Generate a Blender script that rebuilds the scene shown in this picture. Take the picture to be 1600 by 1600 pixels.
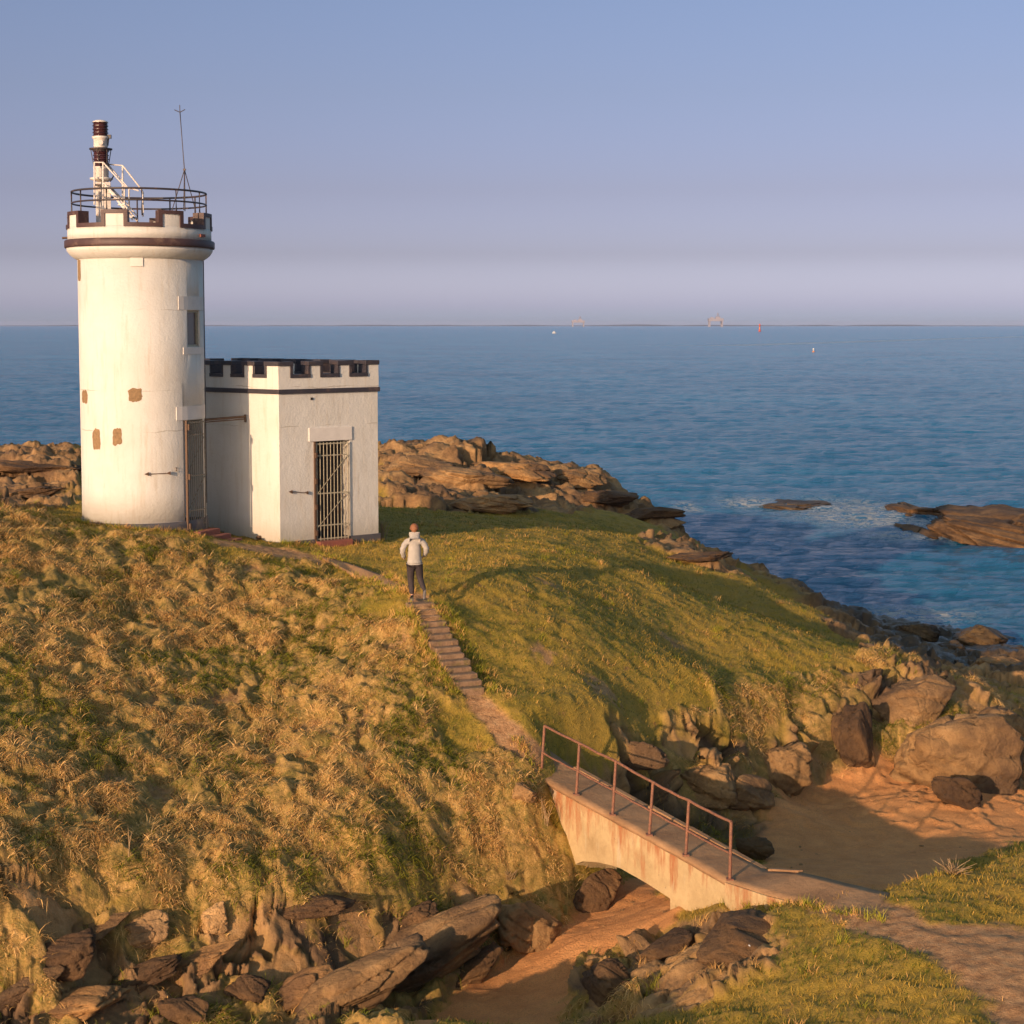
import bpy, math
import numpy as np
from mathutils import Vector, Matrix

# ------------------------------------------------------------------ scene, camera, light
for o in list(bpy.data.objects): bpy.data.objects.remove(o)
S = bpy.context.scene
COL = S.collection
R = math.radians
CAMZ = 12.5
F = 2600.0; PITCH = R(4.5); V0 = 508 + F*math.tan(PITCH)

cam = bpy.data.cameras.new('camera'); co = bpy.data.objects.new('camera', cam); COL.objects.link(co)
co.location = (0, 0, CAMZ); co.rotation_euler = (R(90)-PITCH, 0, 0)
cam.sensor_width = 36; cam.lens = F/1600*36
cam.shift_y = (V0-800)/1600
cam.clip_start = 0.5; cam.clip_end = 60000
S.camera = co

SUN_A, SUN_E = R(32), R(11.5)          # sun stands behind the camera to the left, low
w = bpy.data.worlds.new('World'); S.world = w; w.use_nodes = True
nt = w.node_tree; bg = nt.nodes['Background']; bg.inputs['Strength'].default_value = 0.15
sky = nt.nodes.new('ShaderNodeTexSky'); sky.sky_type = 'NISHITA'; sky.sun_disc = False
sky.sun_elevation = SUN_E; sky.sun_rotation = math.pi + SUN_A
sky.air_density = 1.0; sky.dust_density = 1.6; sky.ozone_density = 1.5
tc = nt.nodes.new('ShaderNodeTexCoord'); sp = nt.nodes.new('ShaderNodeSeparateXYZ')
rp = nt.nodes.new('ShaderNodeValToRGB'); mx = nt.nodes.new('ShaderNodeMix'); mx.data_type = 'RGBA'; mx.blend_type = 'MULTIPLY'
mx.inputs[0].default_value = 1.0
nt.links.new(tc.outputs['Generated'], sp.inputs[0]); nt.links.new(sp.outputs[2], rp.inputs[0])
SKYTINT = __import__('json').loads('[[0.0, [0.247, 0.2986, 0.5609]], [0.0108, [0.2151, 0.2294, 0.4755]], [0.0415, [0.118, 0.1136, 0.2142]], [0.0797, [0.1019, 0.0884, 0.1434]], [0.1364, [0.1028, 0.0894, 0.1255]], [0.1881, [0.1065, 0.0949, 0.1254]], [0.3, [0.136, 0.153, 0.1658]], [0.6, [0.2106, 0.195, 0.1599]]]')
cr = rp.color_ramp
while len(cr.elements) < len(SKYTINT): cr.elements.new(0.5)
for e, (p, c) in zip(cr.elements, SKYTINT): e.position = p; e.color = (*c, 1)
sc_ = nt.nodes.new('ShaderNodeVectorMath'); sc_.operation = 'SCALE'; sc_.inputs['Scale'].default_value = 4.0; nt.links.new(rp.outputs[0], sc_.inputs[0])
nt.links.new(sky.outputs[0], mx.inputs[6]); nt.links.new(sc_.outputs[0], mx.inputs[7]); nt.links.new(mx.outputs[2], bg.inputs[0])

sl = bpy.data.lights.new('sun', 'SUN'); sl.energy = 3.05; sl.angle = R(0.6); sl.color = (1.0, 0.665, 0.41)
so = bpy.data.objects.new('sun', sl); COL.objects.link(so)
sdir = Vector((math.sin(SUN_A)*math.cos(SUN_E), math.cos(SUN_A)*math.cos(SUN_E), -math.sin(SUN_E)))
so.rotation_euler = sdir.to_track_quat('-Z', 'Y').to_euler(); so.location = (-20, -30, 40)
S.view_settings.view_transform = 'Standard'; S.view_settings.look = 'None'
S.view_settings.exposure = 0.75; S.view_settings.gamma = 1.0
S.render.resolution_x = S.render.resolution_y = 1024

# ------------------------------------------------------------------ projection helpers (photo pixel -> world point)
def ray(u, v):
    x = (u-800)/F; y = -(v-V0)/F
    return np.array([x, math.cos(PITCH)+y*math.sin(PITCH), -math.sin(PITCH)+y*math.cos(PITCH)])
def P(u, v, d):
    r = ray(u, v); return np.array([0, 0, CAMZ]) + r*(d/r[1])
def PZ(u, v, z):
    r = ray(u, v); return np.array([0, 0, CAMZ]) + r*((z-CAMZ)/r[2])

# ------------------------------------------------------------------ numpy noise
rng = np.random.default_rng(7)
PERM = rng.permutation(256).astype(np.int64); PERM = np.concatenate([PERM, PERM, PERM])
ANG = rng.random(256)*2*np.pi; GX, GY = np.cos(ANG), np.sin(ANG)
RV = rng.random((256, 4))
def perlin(x, y, seed=0):
    x = np.asarray(x, float)+seed*17.31; y = np.asarray(y, float)+seed*9.77
    xi = np.floor(x).astype(np.int64); yi = np.floor(y).astype(np.int64)
    xf = x-xi; yf = y-yi
    def g(ix, iy, fx, fy):
        h = PERM[(PERM[(ix & 255)]+(iy & 255)) & 255]
        return GX[h]*fx+GY[h]*fy
    u = xf**3*(xf*(xf*6-15)+10); v = yf**3*(yf*(yf*6-15)+10)
    a = g(xi, yi, xf, yf); b = g(xi+1, yi, xf-1, yf); c = g(xi, yi+1, xf, yf-1); d = g(xi+1, yi+1, xf-1, yf-1)
    return ((a*(1-u)+b*u)*(1-v)+(c*(1-u)+d*u)*v)*1.5
def fbm(x, y, oct=4, seed=0, gain=.5):
    s = 0; a = 1
    for i in range(oct):
        s = s+a*perlin(x*2**i, y*2**i, seed+i*3); a *= gain
    return s
def worley(x, y, seed=0):
    x = np.asarray(x, float)+seed*11.3; y = np.asarray(y, float)+seed*5.1
    xi = np.floor(x).astype(np.int64); yi = np.floor(y).astype(np.int64)
    f1 = np.full(x.shape, 9.); f2 = np.full(x.shape, 9.); idr = np.zeros(x.shape); fac = np.zeros(x.shape)
    for dx in (-1, 0, 1):
        for dy in (-1, 0, 1):
            cx = xi+dx; cy = yi+dy
            h = PERM[(PERM[cx & 255]+(cy & 255)) & 255]
            d = np.hypot(cx+RV[h, 0]-x, cy+RV[h, 1]-y)
            m = d < f1
            f2 = np.where(m, f1, np.minimum(f2, d)); idr = np.where(m, RV[h, 2], idr); f1 = np.where(m, d, f1)
            fac = np.where(m, (x-cx-RV[h, 0])*GX[h]+(y-cy-RV[h, 1])*GY[h], fac)
    worley.fac = fac
    return f1, f2, idr
def sstep(a, b, x):
    t = np.clip((x-a)/(b-a), 0, 1); return t*t*(3-2*t)

# ------------------------------------------------------------------ object helpers
def tag(o, label=None, cat=None, group=None, kind=None):
    if label: o['label'] = label
    if cat: o['category'] = cat
    if group: o['group'] = group
    if kind: o['kind'] = kind
    return o
def link(o, parent=None):
    COL.objects.link(o)
    if parent: o.parent = parent
    return o
def empty(name, loc=(0, 0, 0), label=None, cat=None, group=None, rz=0):
    o = bpy.data.objects.new(name, None); o.empty_display_size = .2
    o.location = loc; o.rotation_euler = (0, 0, rz); COL.objects.link(o)
    return tag(o, label, cat, group)
def npmesh(name, V, Q, mat, parent=None, smooth=True, attrs=None, colors=None):
    me = bpy.data.meshes.new(name)
    V = np.asarray(V, np.float32); Q = np.asarray(Q, np.int32); k = Q.shape[1]
    me.vertices.add(len(V)); me.vertices.foreach_set('co', V.ravel())
    me.loops.add(Q.size); me.loops.foreach_set('vertex_index', Q.ravel())
    me.polygons.add(len(Q)); me.polygons.foreach_set('loop_start', np.arange(0, Q.size, k, dtype=np.int32))
    me.polygons.foreach_set('loop_total', np.full(len(Q), k, np.int32))
    me.polygons.foreach_set('use_smooth', np.full(len(Q), smooth))
    me.update(calc_edges=True)
    for n, a in (attrs or {}).items():
        at = me.attributes.new(n, 'FLOAT', 'POINT'); at.data.foreach_set('value', np.asarray(a, np.float32))
    if colors is not None:
        at = me.attributes.new('tint', 'FLOAT_COLOR', 'POINT')
        at.data.foreach_set('color', np.concatenate([colors, np.ones((len(colors), 1))], 1).astype(np.float32).ravel())
    me.materials.append(mat)
    return link(bpy.data.objects.new(name, me), parent)

class MB:
    """collects simple solids, builds ONE mesh"""
    def __init__(s): s.v = []; s.f = []; s.sm = []
    def add(s, vs, fs, smooth=False):
        n = len(s.v); s.v += [tuple(map(float, p)) for p in vs]; s.f += [tuple(i+n for i in f) for f in fs]; s.sm += [smooth]*len(fs)
    def hexa(s, c):      # 8 corners: bottom 4 ccw, top 4 ccw
        s.add(c, [(3, 2, 1, 0), (4, 5, 6, 7), (0, 1, 5, 4), (1, 2, 6, 5), (2, 3, 7, 6), (3, 0, 4, 7)])
    def box(s, c, sz, rz=0, ax=None):
        a = ax or (Vector((math.cos(rz), math.sin(rz), 0)), Vector((-math.sin(rz), math.cos(rz), 0)), Vector((0, 0, 1)))
        c = Vector(c); h = [x/2 for x in sz]
        cs = []
        for dz in (-1, 1):
            for dx, dy in ((-1, -1), (1, -1), (1, 1), (-1, 1)):
                cs.append(c+a[0]*h[0]*dx+a[1]*h[1]*dy+a[2]*h[2]*dz)
        s.hexa(cs)
    def tube(s, pts, r, n=8, closed=False, cap=True):
        pts = [Vector(p) for p in pts]; m = len(pts); rs = r if hasattr(r, '__len__') else [r]*m
        up = Vector((0, 0, 1)); vs = []
        for i, p in enumerate(pts):
            a = pts[(i-1) % m] if (closed or i > 0) else p; b = pts[(i+1) % m] if (closed or i < m-1) else p
            t = (b-a).normalized(); x = t.cross(up)
            if x.length < .05: x = t.cross(Vector((0, 1, 0)))
            x.normalize(); y = x.cross(t)
            for k in range(n):
                q = 2*math.pi*k/n; vs.append(p+(x*math.cos(q)+y*math.sin(q))*rs[i])
        fs = []
        for i in range(m if closed else m-1):
            j = (i+1) % m
            for k in range(n):
                l = (k+1) % n; fs.append((i*n+k, i*n+l, j*n+l, j*n+k))
        s.add(vs, fs, True)
        if not closed and cap:
            s.add(vs[:n], [tuple(range(n))]); s.add(vs[-n:], [tuple(range(n))[::-1]])
    def lathe(s, prof, c=(0, 0, 0), n=64, cap=True, smooth=True):
        vs = []
        for r, z in prof:
            for k in range(n):
                q = 2*math.pi*k/n; vs.append((c[0]+r*math.cos(q), c[1]+r*math.sin(q), c[2]+z))
        fs = []
        for i in range(len(prof)-1):
            for k in range(n):
                l = (k+1) % n; fs.append((i*n+k, i*n+l, (i+1)*n+l, (i+1)*n+k))
        s.add(vs, fs, smooth)
        if cap:
            s.f.append(tuple(len(s.v)-len(vs)+k for k in range(n))[::-1]); s.sm.append(False)
            s.f.append(tuple(len(s.v)-n+k for k in range(n))); s.sm.append(False)
    def prism(s, poly, z0, z1):
        n = len(poly); vs = [(*p, z0) for p in poly]+[(*p, z1) for p in poly]
        s.add(vs, [tuple(range(n))[::-1], tuple(range(n, 2*n))]+[(i, (i+1) % n, n+(i+1) % n, n+i) for i in range(n)])
    def build(s, name, mat, parent=None, bevel=0, fix=True):
        me = bpy.data.meshes.new(name); me.from_pydata(s.v, [], s.f)
        me.polygons.foreach_set('use_smooth', s.sm); me.update(); me.materials.append(mat)
        if fix:
            import bmesh
            b = bmesh.new(); b.from_mesh(me); bmesh.ops.recalc_face_normals(b, faces=b.faces); b.to_mesh(me); b.free()
        o = link(bpy.data.objects.new(name, me), parent)
        if bevel:
            m = o.modifiers.new('b', 'BEVEL'); m.width = bevel; m.segments = 2; m.limit_method = 'ANGLE'; m.angle_limit = R(40)
        return o
def bake(o):
    dg = bpy.context.evaluated_depsgraph_get(); dg.update()
    me = bpy.data.meshes.new_from_object(o.evaluated_get(dg)); me.name = o.name
    o.modifiers.clear(); o.data = me; return o
def cut(o, cutter):
    m = o.modifiers.new('c', 'BOOLEAN'); m.object = cutter; m.operation = 'DIFFERENCE'; m.solver = 'EXACT'
    bake(o); bpy.data.objects.remove(cutter)

# ------------------------------------------------------------------ materials
def mat(name):
    m = bpy.data.materials.new(name); m.use_nodes = True
    return m, m.node_tree, m.node_tree.nodes['Principled BSDF']
def N(nt, t, **kw):
    n = nt.nodes.new(t)
    for k, v in kw.items():
        if k == 'inp':
            for a, b in v.items(): n.inputs[a].default_value = b
        else: setattr(n, k, v)
    return n
def noise(nt, scale, detail=5, rough=.6, vec=None, dist=0, out=0):
    n = N(nt, 'ShaderNodeTexNoise', inp={'Scale': scale, 'Detail': detail, 'Roughness': rough, 'Distortion': dist})
    if vec is not None: nt.links.new(vec, n.inputs['Vector'])
    return n.outputs[out]
def ramp(nt, fac, stops, interp='LINEAR'):
    n = N(nt, 'ShaderNodeValToRGB'); r = n.color_ramp; r.interpolation = interp
    while len(r.elements) < len(stops): r.elements.new(.5)
    for e, (p, c) in zip(r.elements, stops):
        e.position = p; e.color = (*c, 1) if hasattr(c, '__len__') else (c, c, c, 1)
    nt.links.new(fac, n.inputs[0]); return n.outputs[0]
def mixc(nt, fac, a, b, mode='MIX'):
    n = N(nt, 'ShaderNodeMix', data_type='RGBA', blend_type=mode)
    for i, x in ((0, fac), (6, a), (7, b)):
        if isinstance(x, (int, float)): n.inputs[i].default_value = x
        elif isinstance(x, tuple): n.inputs[i].default_value = (*x, 1)
        else: nt.links.new(x, n.inputs[i])
    return n.outputs[2]
def math_(nt, op, a, b=0.0, clamp=False):
    n = N(nt, 'ShaderNodeMath', operation=op, use_clamp=clamp)
    for i, x in ((0, a), (1, b)):
        if isinstance(x, (int, float)): n.inputs[i].default_value = x
        else: nt.links.new(x, n.inputs[i])
    return n.outputs[0]
def mapv(nt, scale=(1, 1, 1), rot=(0, 0, 0), src='Object'):
    t = N(nt, 'ShaderNodeTexCoord'); m = N(nt, 'ShaderNodeMapping')
    m.inputs['Scale'].default_value = scale; m.inputs['Rotation'].default_value = rot
    nt.links.new(t.outputs[src], m.inputs[0]); return m.outputs[0]
def geo(nt):
    return N(nt, 'ShaderNodeNewGeometry').outputs['Position']
def bump(nt, b, h, strength=.5, dist=.02):
    n = N(nt, 'ShaderNodeBump', inp={'Strength': strength, 'Distance': dist}); nt.links.new(h, n.inputs['Height'])
    nt.links.new(n.outputs[0], b.inputs['Normal']); return n
def attr(nt, name, out='Fac'):
    n = N(nt, 'ShaderNodeAttribute', attribute_name=name); return n.outputs[out]
def simple(name, c, rough=.6, metal=0, var=.25, scale=8, bmp=.2, bd=.01, c2=None, dirt=None):
    m, nt, b = mat(name); g = geo(nt)
    n1 = noise(nt, scale, 5, .6, g)
    c2 = c2 or tuple(x*(1-var) for x in c)
    col = ramp(nt, n1, [(.3, c2), (.65, c)])
    if dirt:
        n2 = noise(nt, scale*.35, 8, .7, g); f = ramp(nt, n2, [(.55, 0.), (.68, 1.)])
        col = mixc(nt, f, col, dirt)
    nt.links.new(col, b.inputs['Base Color']); b.inputs['Roughness'].default_value = rough; b.inputs['Metallic'].default_value = metal
    bump(nt, b, noise(nt, scale*6, 4, .6, g), bmp, bd)
    return m

def m_render_wall():
    m, nt, b = mat('white_render'); g = geo(nt)
    sp = N(nt, 'ShaderNodeSeparateXYZ'); nt.links.new(g, sp.inputs[0])
    base = ramp(nt, noise(nt, .9, 6, .65, g), [(.3, (.60, .575, .52)), (.7, (.67, .655, .61))])
    st = N(nt, 'ShaderNodeMapping'); st.inputs['Scale'].default_value = (5, 5, .5); nt.links.new(g, st.inputs[0])
    streak = ramp(nt, noise(nt, 1.3, 6, .7, st.outputs[0]), [(.52, 0.), (.72, .5)])
    col = mixc(nt, streak, base, (.48, .40, .29))
    # hairline cracks running round the wall
    wob = noise(nt, 1.2, 5, .6, g)
    for z0 in (10.73, 9.62, 12.9):
        zz = math_(nt, 'ADD', sp.outputs[2], math_(nt, 'MULTIPLY', math_(nt, 'SUBTRACT', wob, .5), .22))
        d = math_(nt, 'ABSOLUTE', math_(nt, 'SUBTRACT', zz, z0))
        lim = math_(nt, 'MULTIPLY', ramp(nt, noise(nt, .8, 3, .5, g), [(.48, 0.), (.6, 1.)]), .014)
        col = mixc(nt, math_(nt, 'MULTIPLY', math_(nt, 'LESS_THAN', d, lim), .5), col, (.30, .25, .18))
    pits = ramp(nt, noise(nt, 5, 9, .8, g), [(.64, 0.), (.72, .65)])
    col = mixc(nt, pits, col, (.42, .35, .25))
    # splashed dirt near the ground
    low = math_(nt, 'SUBTRACT', 7.25, math_(nt, 'ADD', sp.outputs[2], math_(nt, 'MULTIPLY', noise(nt, 3, 6, .7, st.outputs[0]), .5)))
    col = mixc(nt, math_(nt, 'MULTIPLY', low, .9, True), col, (.40, .35, .26))
    nt.links.new(col, b.inputs['Base Color']); b.inputs['Roughness'].default_value = .8
    h = math_(nt, 'ADD', noise(nt, 14, 6, .7, g), math_(nt, 'MULTIPLY', noise(nt, 2.2, 3, .6, g), 1.6))
    bump(nt, b, h, .55, .022)
    return m
M = {}
M['render'] = m_render_wall()
M['trim'] = simple('dark_brown_trim', (.080, .042, .040), .55, scale=5, dirt=(.20, .13, .09), bmp=.35)
M['trim2'] = simple('blue_black_trim', (.045, .04, .05), .5, scale=5, dirt=(.10, .07, .06), bmp=.35)
M['plinth'] = simple('grey_plinth', (.10, .095, .105), .7, scale=4, dirt=(.2, .16, .12), bmp=.4)
M['lintel'] = simple('smooth_render', (.70, .66, .61), .7, scale=3, var=.12)
M['darkmetal'] = simple('dark_railing_paint', (.05, .04, .045), .45, scale=20, dirt=(.16, .07, .04))
M['whitemetal'] = simple('white_metal_paint', (.72, .66, .6), .45, scale=12, var=.15, dirt=(.35, .22, .14))
M['cream'] = simple('weathered_gate_paint', (.40, .36, .26), .5, scale=14, dirt=(.22, .12, .06))
M['redglass'] = simple('dark_red_lens', (.065, .024, .028), .15, scale=10, var=.4)
M['rust'] = simple('rusted_iron', (.27, .115, .06), .7, scale=18, c2=(.12, .06, .045), bmp=.5)
M['gate'] = simple('aged_gate_paint', (.30, .25, .18), .6, scale=14, dirt=(.13, .07, .04))
M['iron'] = simple('dark_rusty_iron', (.13, .075, .045), .7, scale=18, bmp=.4)
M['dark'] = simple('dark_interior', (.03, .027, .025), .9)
M['brick'] = simple('red_step_stone', (.30, .10, .07), .8, scale=6, dirt=(.2, .12, .09), bmp=.5)
M['patch'] = simple('exposed_brown_stone', (.30, .19, .095), .9, scale=14, c2=(.19, .12, .06), bmp=.8)
M['skin'] = simple('skin', (.50, .28, .2), .55, var=.1)
M['hair'] = simple('auburn_hair', (.30, .12, .05), .6, scale=60, var=.4, bmp=.6)
M['jacket'] = simple('cream_jacket_cloth', (.40, .37, .33), .8, scale=9, var=.12, bmp=.5, bd=.015)
M['trouser'] = simple('charcoal_trouser_cloth', (.045, .033, .035), .85, scale=20, var=.3)
M['shoe'] = simple('dark_trainer', (.05, .045, .05), .6); M['sole'] = simple('pale_sole', (.22, .21, .21), .6)
M['redpaint'] = simple('red_buoy_paint', (.55, .10, .06), .5); M['whitepaint'] = simple('white_hull_paint', (.8, .8, .78), .4)
M['orange'] = simple('orange_float', (.7, .25, .06), .5)
M['rig'] = simple('hazed_rig_steel', (.30, .29, .34), .7); M['twig'] = simple('dry_stalk', (.36, .24, .12), .8, scale=30)  # rigs: distance haze is put into their colour, close to the sky tone

def m_glass():
    m, nt, b = mat('window_glass'); b.inputs['Base Color'].default_value = (.16, .13, .12, 1); b.inputs['Roughness'].default_value = .12
    return m
M['glass'] = m_glass()

def m_concrete(name='bridge_concrete', rust=True, c=((.36, .25, .12), (.60, .45, .24))):
    m, nt, b = mat(name); g = geo(nt)
    col = ramp(nt, noise(nt, 1.4, 8, .68, g), [(.3, c[0]), (.7, c[1])])
    if rust:
        st = N(nt, 'ShaderNodeMapping'); st.inputs['Scale'].default_value = (2.2, 2.2, .35); nt.links.new(g, st.inputs[0])
        s1 = noise(nt, 1.5, 6, .7, st.outputs[0])
        sp = N(nt, 'ShaderNodeSeparateXYZ'); nt.links.new(g, sp.inputs[0])
        top = math_(nt, 'MULTIPLY', math_(nt, 'SUBTRACT', sp.outputs[2], 2.2), .17)
        f = ramp(nt, math_(nt, 'ADD', s1, top), [(.57, 0.), (.72, .95)])
        col = mixc(nt, f, col, (.36, .135, .05))
        s2 = ramp(nt, noise(nt, 2.4, 5, .7, st.outputs[0]), [(.6, 0.), (.72, .7)])
        col = mixc(nt, s2, col, (.50, .43, .30))
    pits = ramp(nt, noise(nt, 12, 6, .75, g), [(.62, 0.), (.72, .7)])
    col = mixc(nt, pits, col, (.12, .09, .06))
    nt.links.new(col, b.inputs['Base Color']); b.inputs['Roughness'].default_value = .9
    h = math_(nt, 'ADD', noise(nt, 9, 8, .75, g), math_(nt, 'MULTIPLY', noise(nt, 2, 4, .6, g), 2.))
    bump(nt, b, h, .7, .03); return m
M['concrete'] = m_concrete()
M['deck'] = m_concrete('deck_concrete', False, ((.24, .13, .06), (.42, .25, .125)))

def rock_color(nt, g, wet=None):
    n1 = noise(nt, 1.1, 10, .72, g, .6)
    col = ramp(nt, n1, [(.25, (.075, .044, .024)), (.42, (.24, .135, .055)), (.58, (.42, .245, .10)), (.78, (.58, .37, .17))])
    n2 = noise(nt, .45, 5, .6, g)
    col = mixc(nt, ramp(nt, n2, [(.45, 0.), (.62, .85)]), col, (.115, .068, .038))
    li = ramp(nt, noise(nt, 2.6, 9, .8, g), [(.63, 0.), (.68, .8)])
    col = mixc(nt, li, col, (.36, .24, .055))
    wh = ramp(nt, noise(nt, 4.1, 9, .8, g), [(.71, 0.), (.74, .9)])
    col = mixc(nt, wh, col, (.55, .50, .42))
    return col
def rock_height(nt, g):
    v = N(nt, 'ShaderNodeTexVoronoi', feature='DISTANCE_TO_EDGE', inp={'Scale': 1.15}); 
    wv = N(nt, 'ShaderNodeVectorMath', operation='ADD'); nn = N(nt, 'ShaderNodeTexNoise', inp={'Scale': .9, 'Detail': 8})
    nt.links.new(g, nn.inputs['Vector']); nt.links.new(g, wv.inputs[0]); nt.links.new(nn.outputs['Color'], wv.inputs[1]); nt.links.new(wv.outputs[0], v.inputs['Vector'])
    cr = ramp(nt, v.outputs['Distance'], [(0., 0.), (.06, 1.)])
    return math_(nt, 'ADD', math_(nt, 'MULTIPLY', cr, .16), math_(nt, 'ADD', math_(nt, 'MULTIPLY', noise(nt, 5, 9, .75, g), .8), noise(nt, 1.6, 6, .65, g)))
def m_rock(name, mul=(1, 1, 1), wet=0.):
    m, nt, b = mat(name); g = geo(nt)
    col = mixc(nt, 1.0, rock_color(nt, g), mul, 'MULTIPLY')
    nt.links.new(col, b.inputs['Base Color']); b.inputs['Roughness'].default_value = .9-.55*wet
    bump(nt, b, rock_height(nt, g), 1.0, .13); return m
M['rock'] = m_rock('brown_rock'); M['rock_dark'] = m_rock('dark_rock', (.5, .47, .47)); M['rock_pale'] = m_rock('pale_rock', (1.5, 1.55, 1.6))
M['rock_wet'] = m_rock('wet_seaweed_rock', (.32, .33, .30), .6); M['rock_tan'] = m_rock('tan_rock', (1.35, 1.25, 1.1))

def m_terrain():
    m, nt, b = mat('ground_cover'); g = geo(nt)
    wt, wg, ws, wd, wr, ww = [attr(nt, n) for n in ('tussock', 'grass', 'sand', 'dirt', 'rock', 'wet')]
    fine = noise(nt, 9, 8, .75, g, .4); mid = noise(nt, 1.3, 6, .65, g, .5); big = noise(nt, .35, 4, .55, g)
    # short turf
    cg = ramp(nt, mid, [(.28, (.11, .12, .008)), (.48, (.33, .23, .02)), (.72, (.50, .31, .06))])
    cg = mixc(nt, ramp(nt, big, [(.4, 0.), (.62, .8)]), cg, (.40, .26, .04))
    cg = mixc(nt, ramp(nt, fine, [(.3, .5), (.5, 0.)]), cg, (.09, .085, .015))
    cg = mixc(nt, ramp(nt, noise(nt, 2.1, 8, .75, g), [(.585, 0.), (.66, .7)]), cg, (.23, .125, .05))
    # tussock ground: straw litter, moss and bare soil
    ct = ramp(nt, noise(nt, 2.4, 8, .75, g, 1.2), [(.3, (.09, .055, .022)), (.42, (.23, .17, .04)), (.52, (.48, .29, .08)), (.68, (.68, .42, .15))])
    ct = mixc(nt, ramp(nt, big, [(.5, 0.), (.66, .4)]), ct, (.15, .15, .022))
    cs = ramp(nt, noise(nt, 1.8, 8, .7, g), [(.3, (.60, .26, .085)), (.7, (.80, .385, .14))])
    cs = mixc(nt, ramp(nt, noise(nt, 40, 3, .7, g), [(.35, .4), (.5, 0.)]), cs, (.20, .10, .055))
    cd = ramp(nt, noise(nt, 5, 9, .75, g), [(.3, (.20, .095, .038)), (.5, (.46, .25, .11)), (.72, (.62, .38, .19))])
    cr = rock_color(nt, g)
    col = mixc(nt, wt, cg, ct); col = mixc(nt, ws, col, cs); col = mixc(nt, wd, col, cd)
    col = mixc(nt, wr, col, cr); col = mixc(nt, math_(nt, 'MULTIPLY', ww, .8), col, (.018, .019, .016))  # this dark tone carries wet rock and the painted overhang shade
    nt.links.new(col, b.inputs['Base Color'])
    nt.links.new(math_(nt, 'SUBTRACT', .92, math_(nt, 'MULTIPLY', ww, .5)), b.inputs['Roughness'])
    hs = math_(nt, 'ADD', math_(nt, 'MULTIPLY', fine, 1.), math_(nt, 'MULTIPLY', noise(nt, 30, 4, .7, g), .5))
    hr = rock_height(nt, g)
    hm = N(nt, 'ShaderNodeMix', data_type='FLOAT'); nt.links.new(wr, hm.inputs[0]); nt.links.new(hs, hm.inputs[2]); nt.links.new(hr, hm.inputs[3])
    hh = hm.outputs[0]
    bump(nt, b, hh, .85, .075); return m
M['terrain'] = m_terrain()

def m_blade():
    m, nt, b = mat('grass_blades'); c = attr(nt, 'tint', 'Color')
    nt.links.new(c, b.inputs['Base Color']); b.inputs['Roughness'].default_value = .7
    b.inputs['Specular IOR Level'].default_value = .2
    b.inputs['Transmission Weight'].default_value = 0
    return m
M['blade'] = m_blade()

def m_sea():
    m, nt, b = mat('sea_water'); g = geo(nt)
    b.inputs['Roughness'].default_value = .12; b.inputs['IOR'].default_value = 1.33; b.inputs['Specular Tint'].default_value = (.24, .62, .95, 1)
    big = noise(nt, .02, 4, .6, g)
    col = ramp(nt, big, [(.35, (.006, .175, .37)), (.65, (.014, .24, .47))])
    foam = attr(nt, 'foam')
    ff = math_(nt, 'MULTIPLY', foam, ramp(nt, noise(nt, 1.6, 9, .75, g, 1.0), [(.47, 0.), (.54, 1.)]), True)
    col = mixc(nt, ff, col, (.78, .80, .82))
    nt.links.new(col, b.inputs['Base Color'])
    nt.links.new(math_(nt, 'ADD', .12, math_(nt, 'MULTIPLY', ff, .6)), b.inputs['Roughness'])
    def mp(s, rz=0.): 
        q = N(nt, 'ShaderNodeMapping'); q.inputs['Scale'].default_value = s; q.inputs['Rotation'].default_value = (0, 0, rz); nt.links.new(g, q.inputs[0]); return q.outputs[0]
    h = math_(nt, 'ADD', math_(nt, 'MULTIPLY', noise(nt, .38, 6, .62, mp((.7, 1.6, 1), .15), .3), 1.5), math_(nt, 'MULTIPLY', noise(nt, 1.5, 8, .7, mp((.8, 1.6, 1), -.2), .3), .62))
    h = math_(nt, 'ADD', h, math_(nt, 'MULTIPLY', noise(nt, .06, 4, .55, mp((.6, 1.8, 1), .1)), 3.0))
    bump(nt, b, h, 1.0, 1.6)
    return m
M['sea'] = m_sea()

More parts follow.
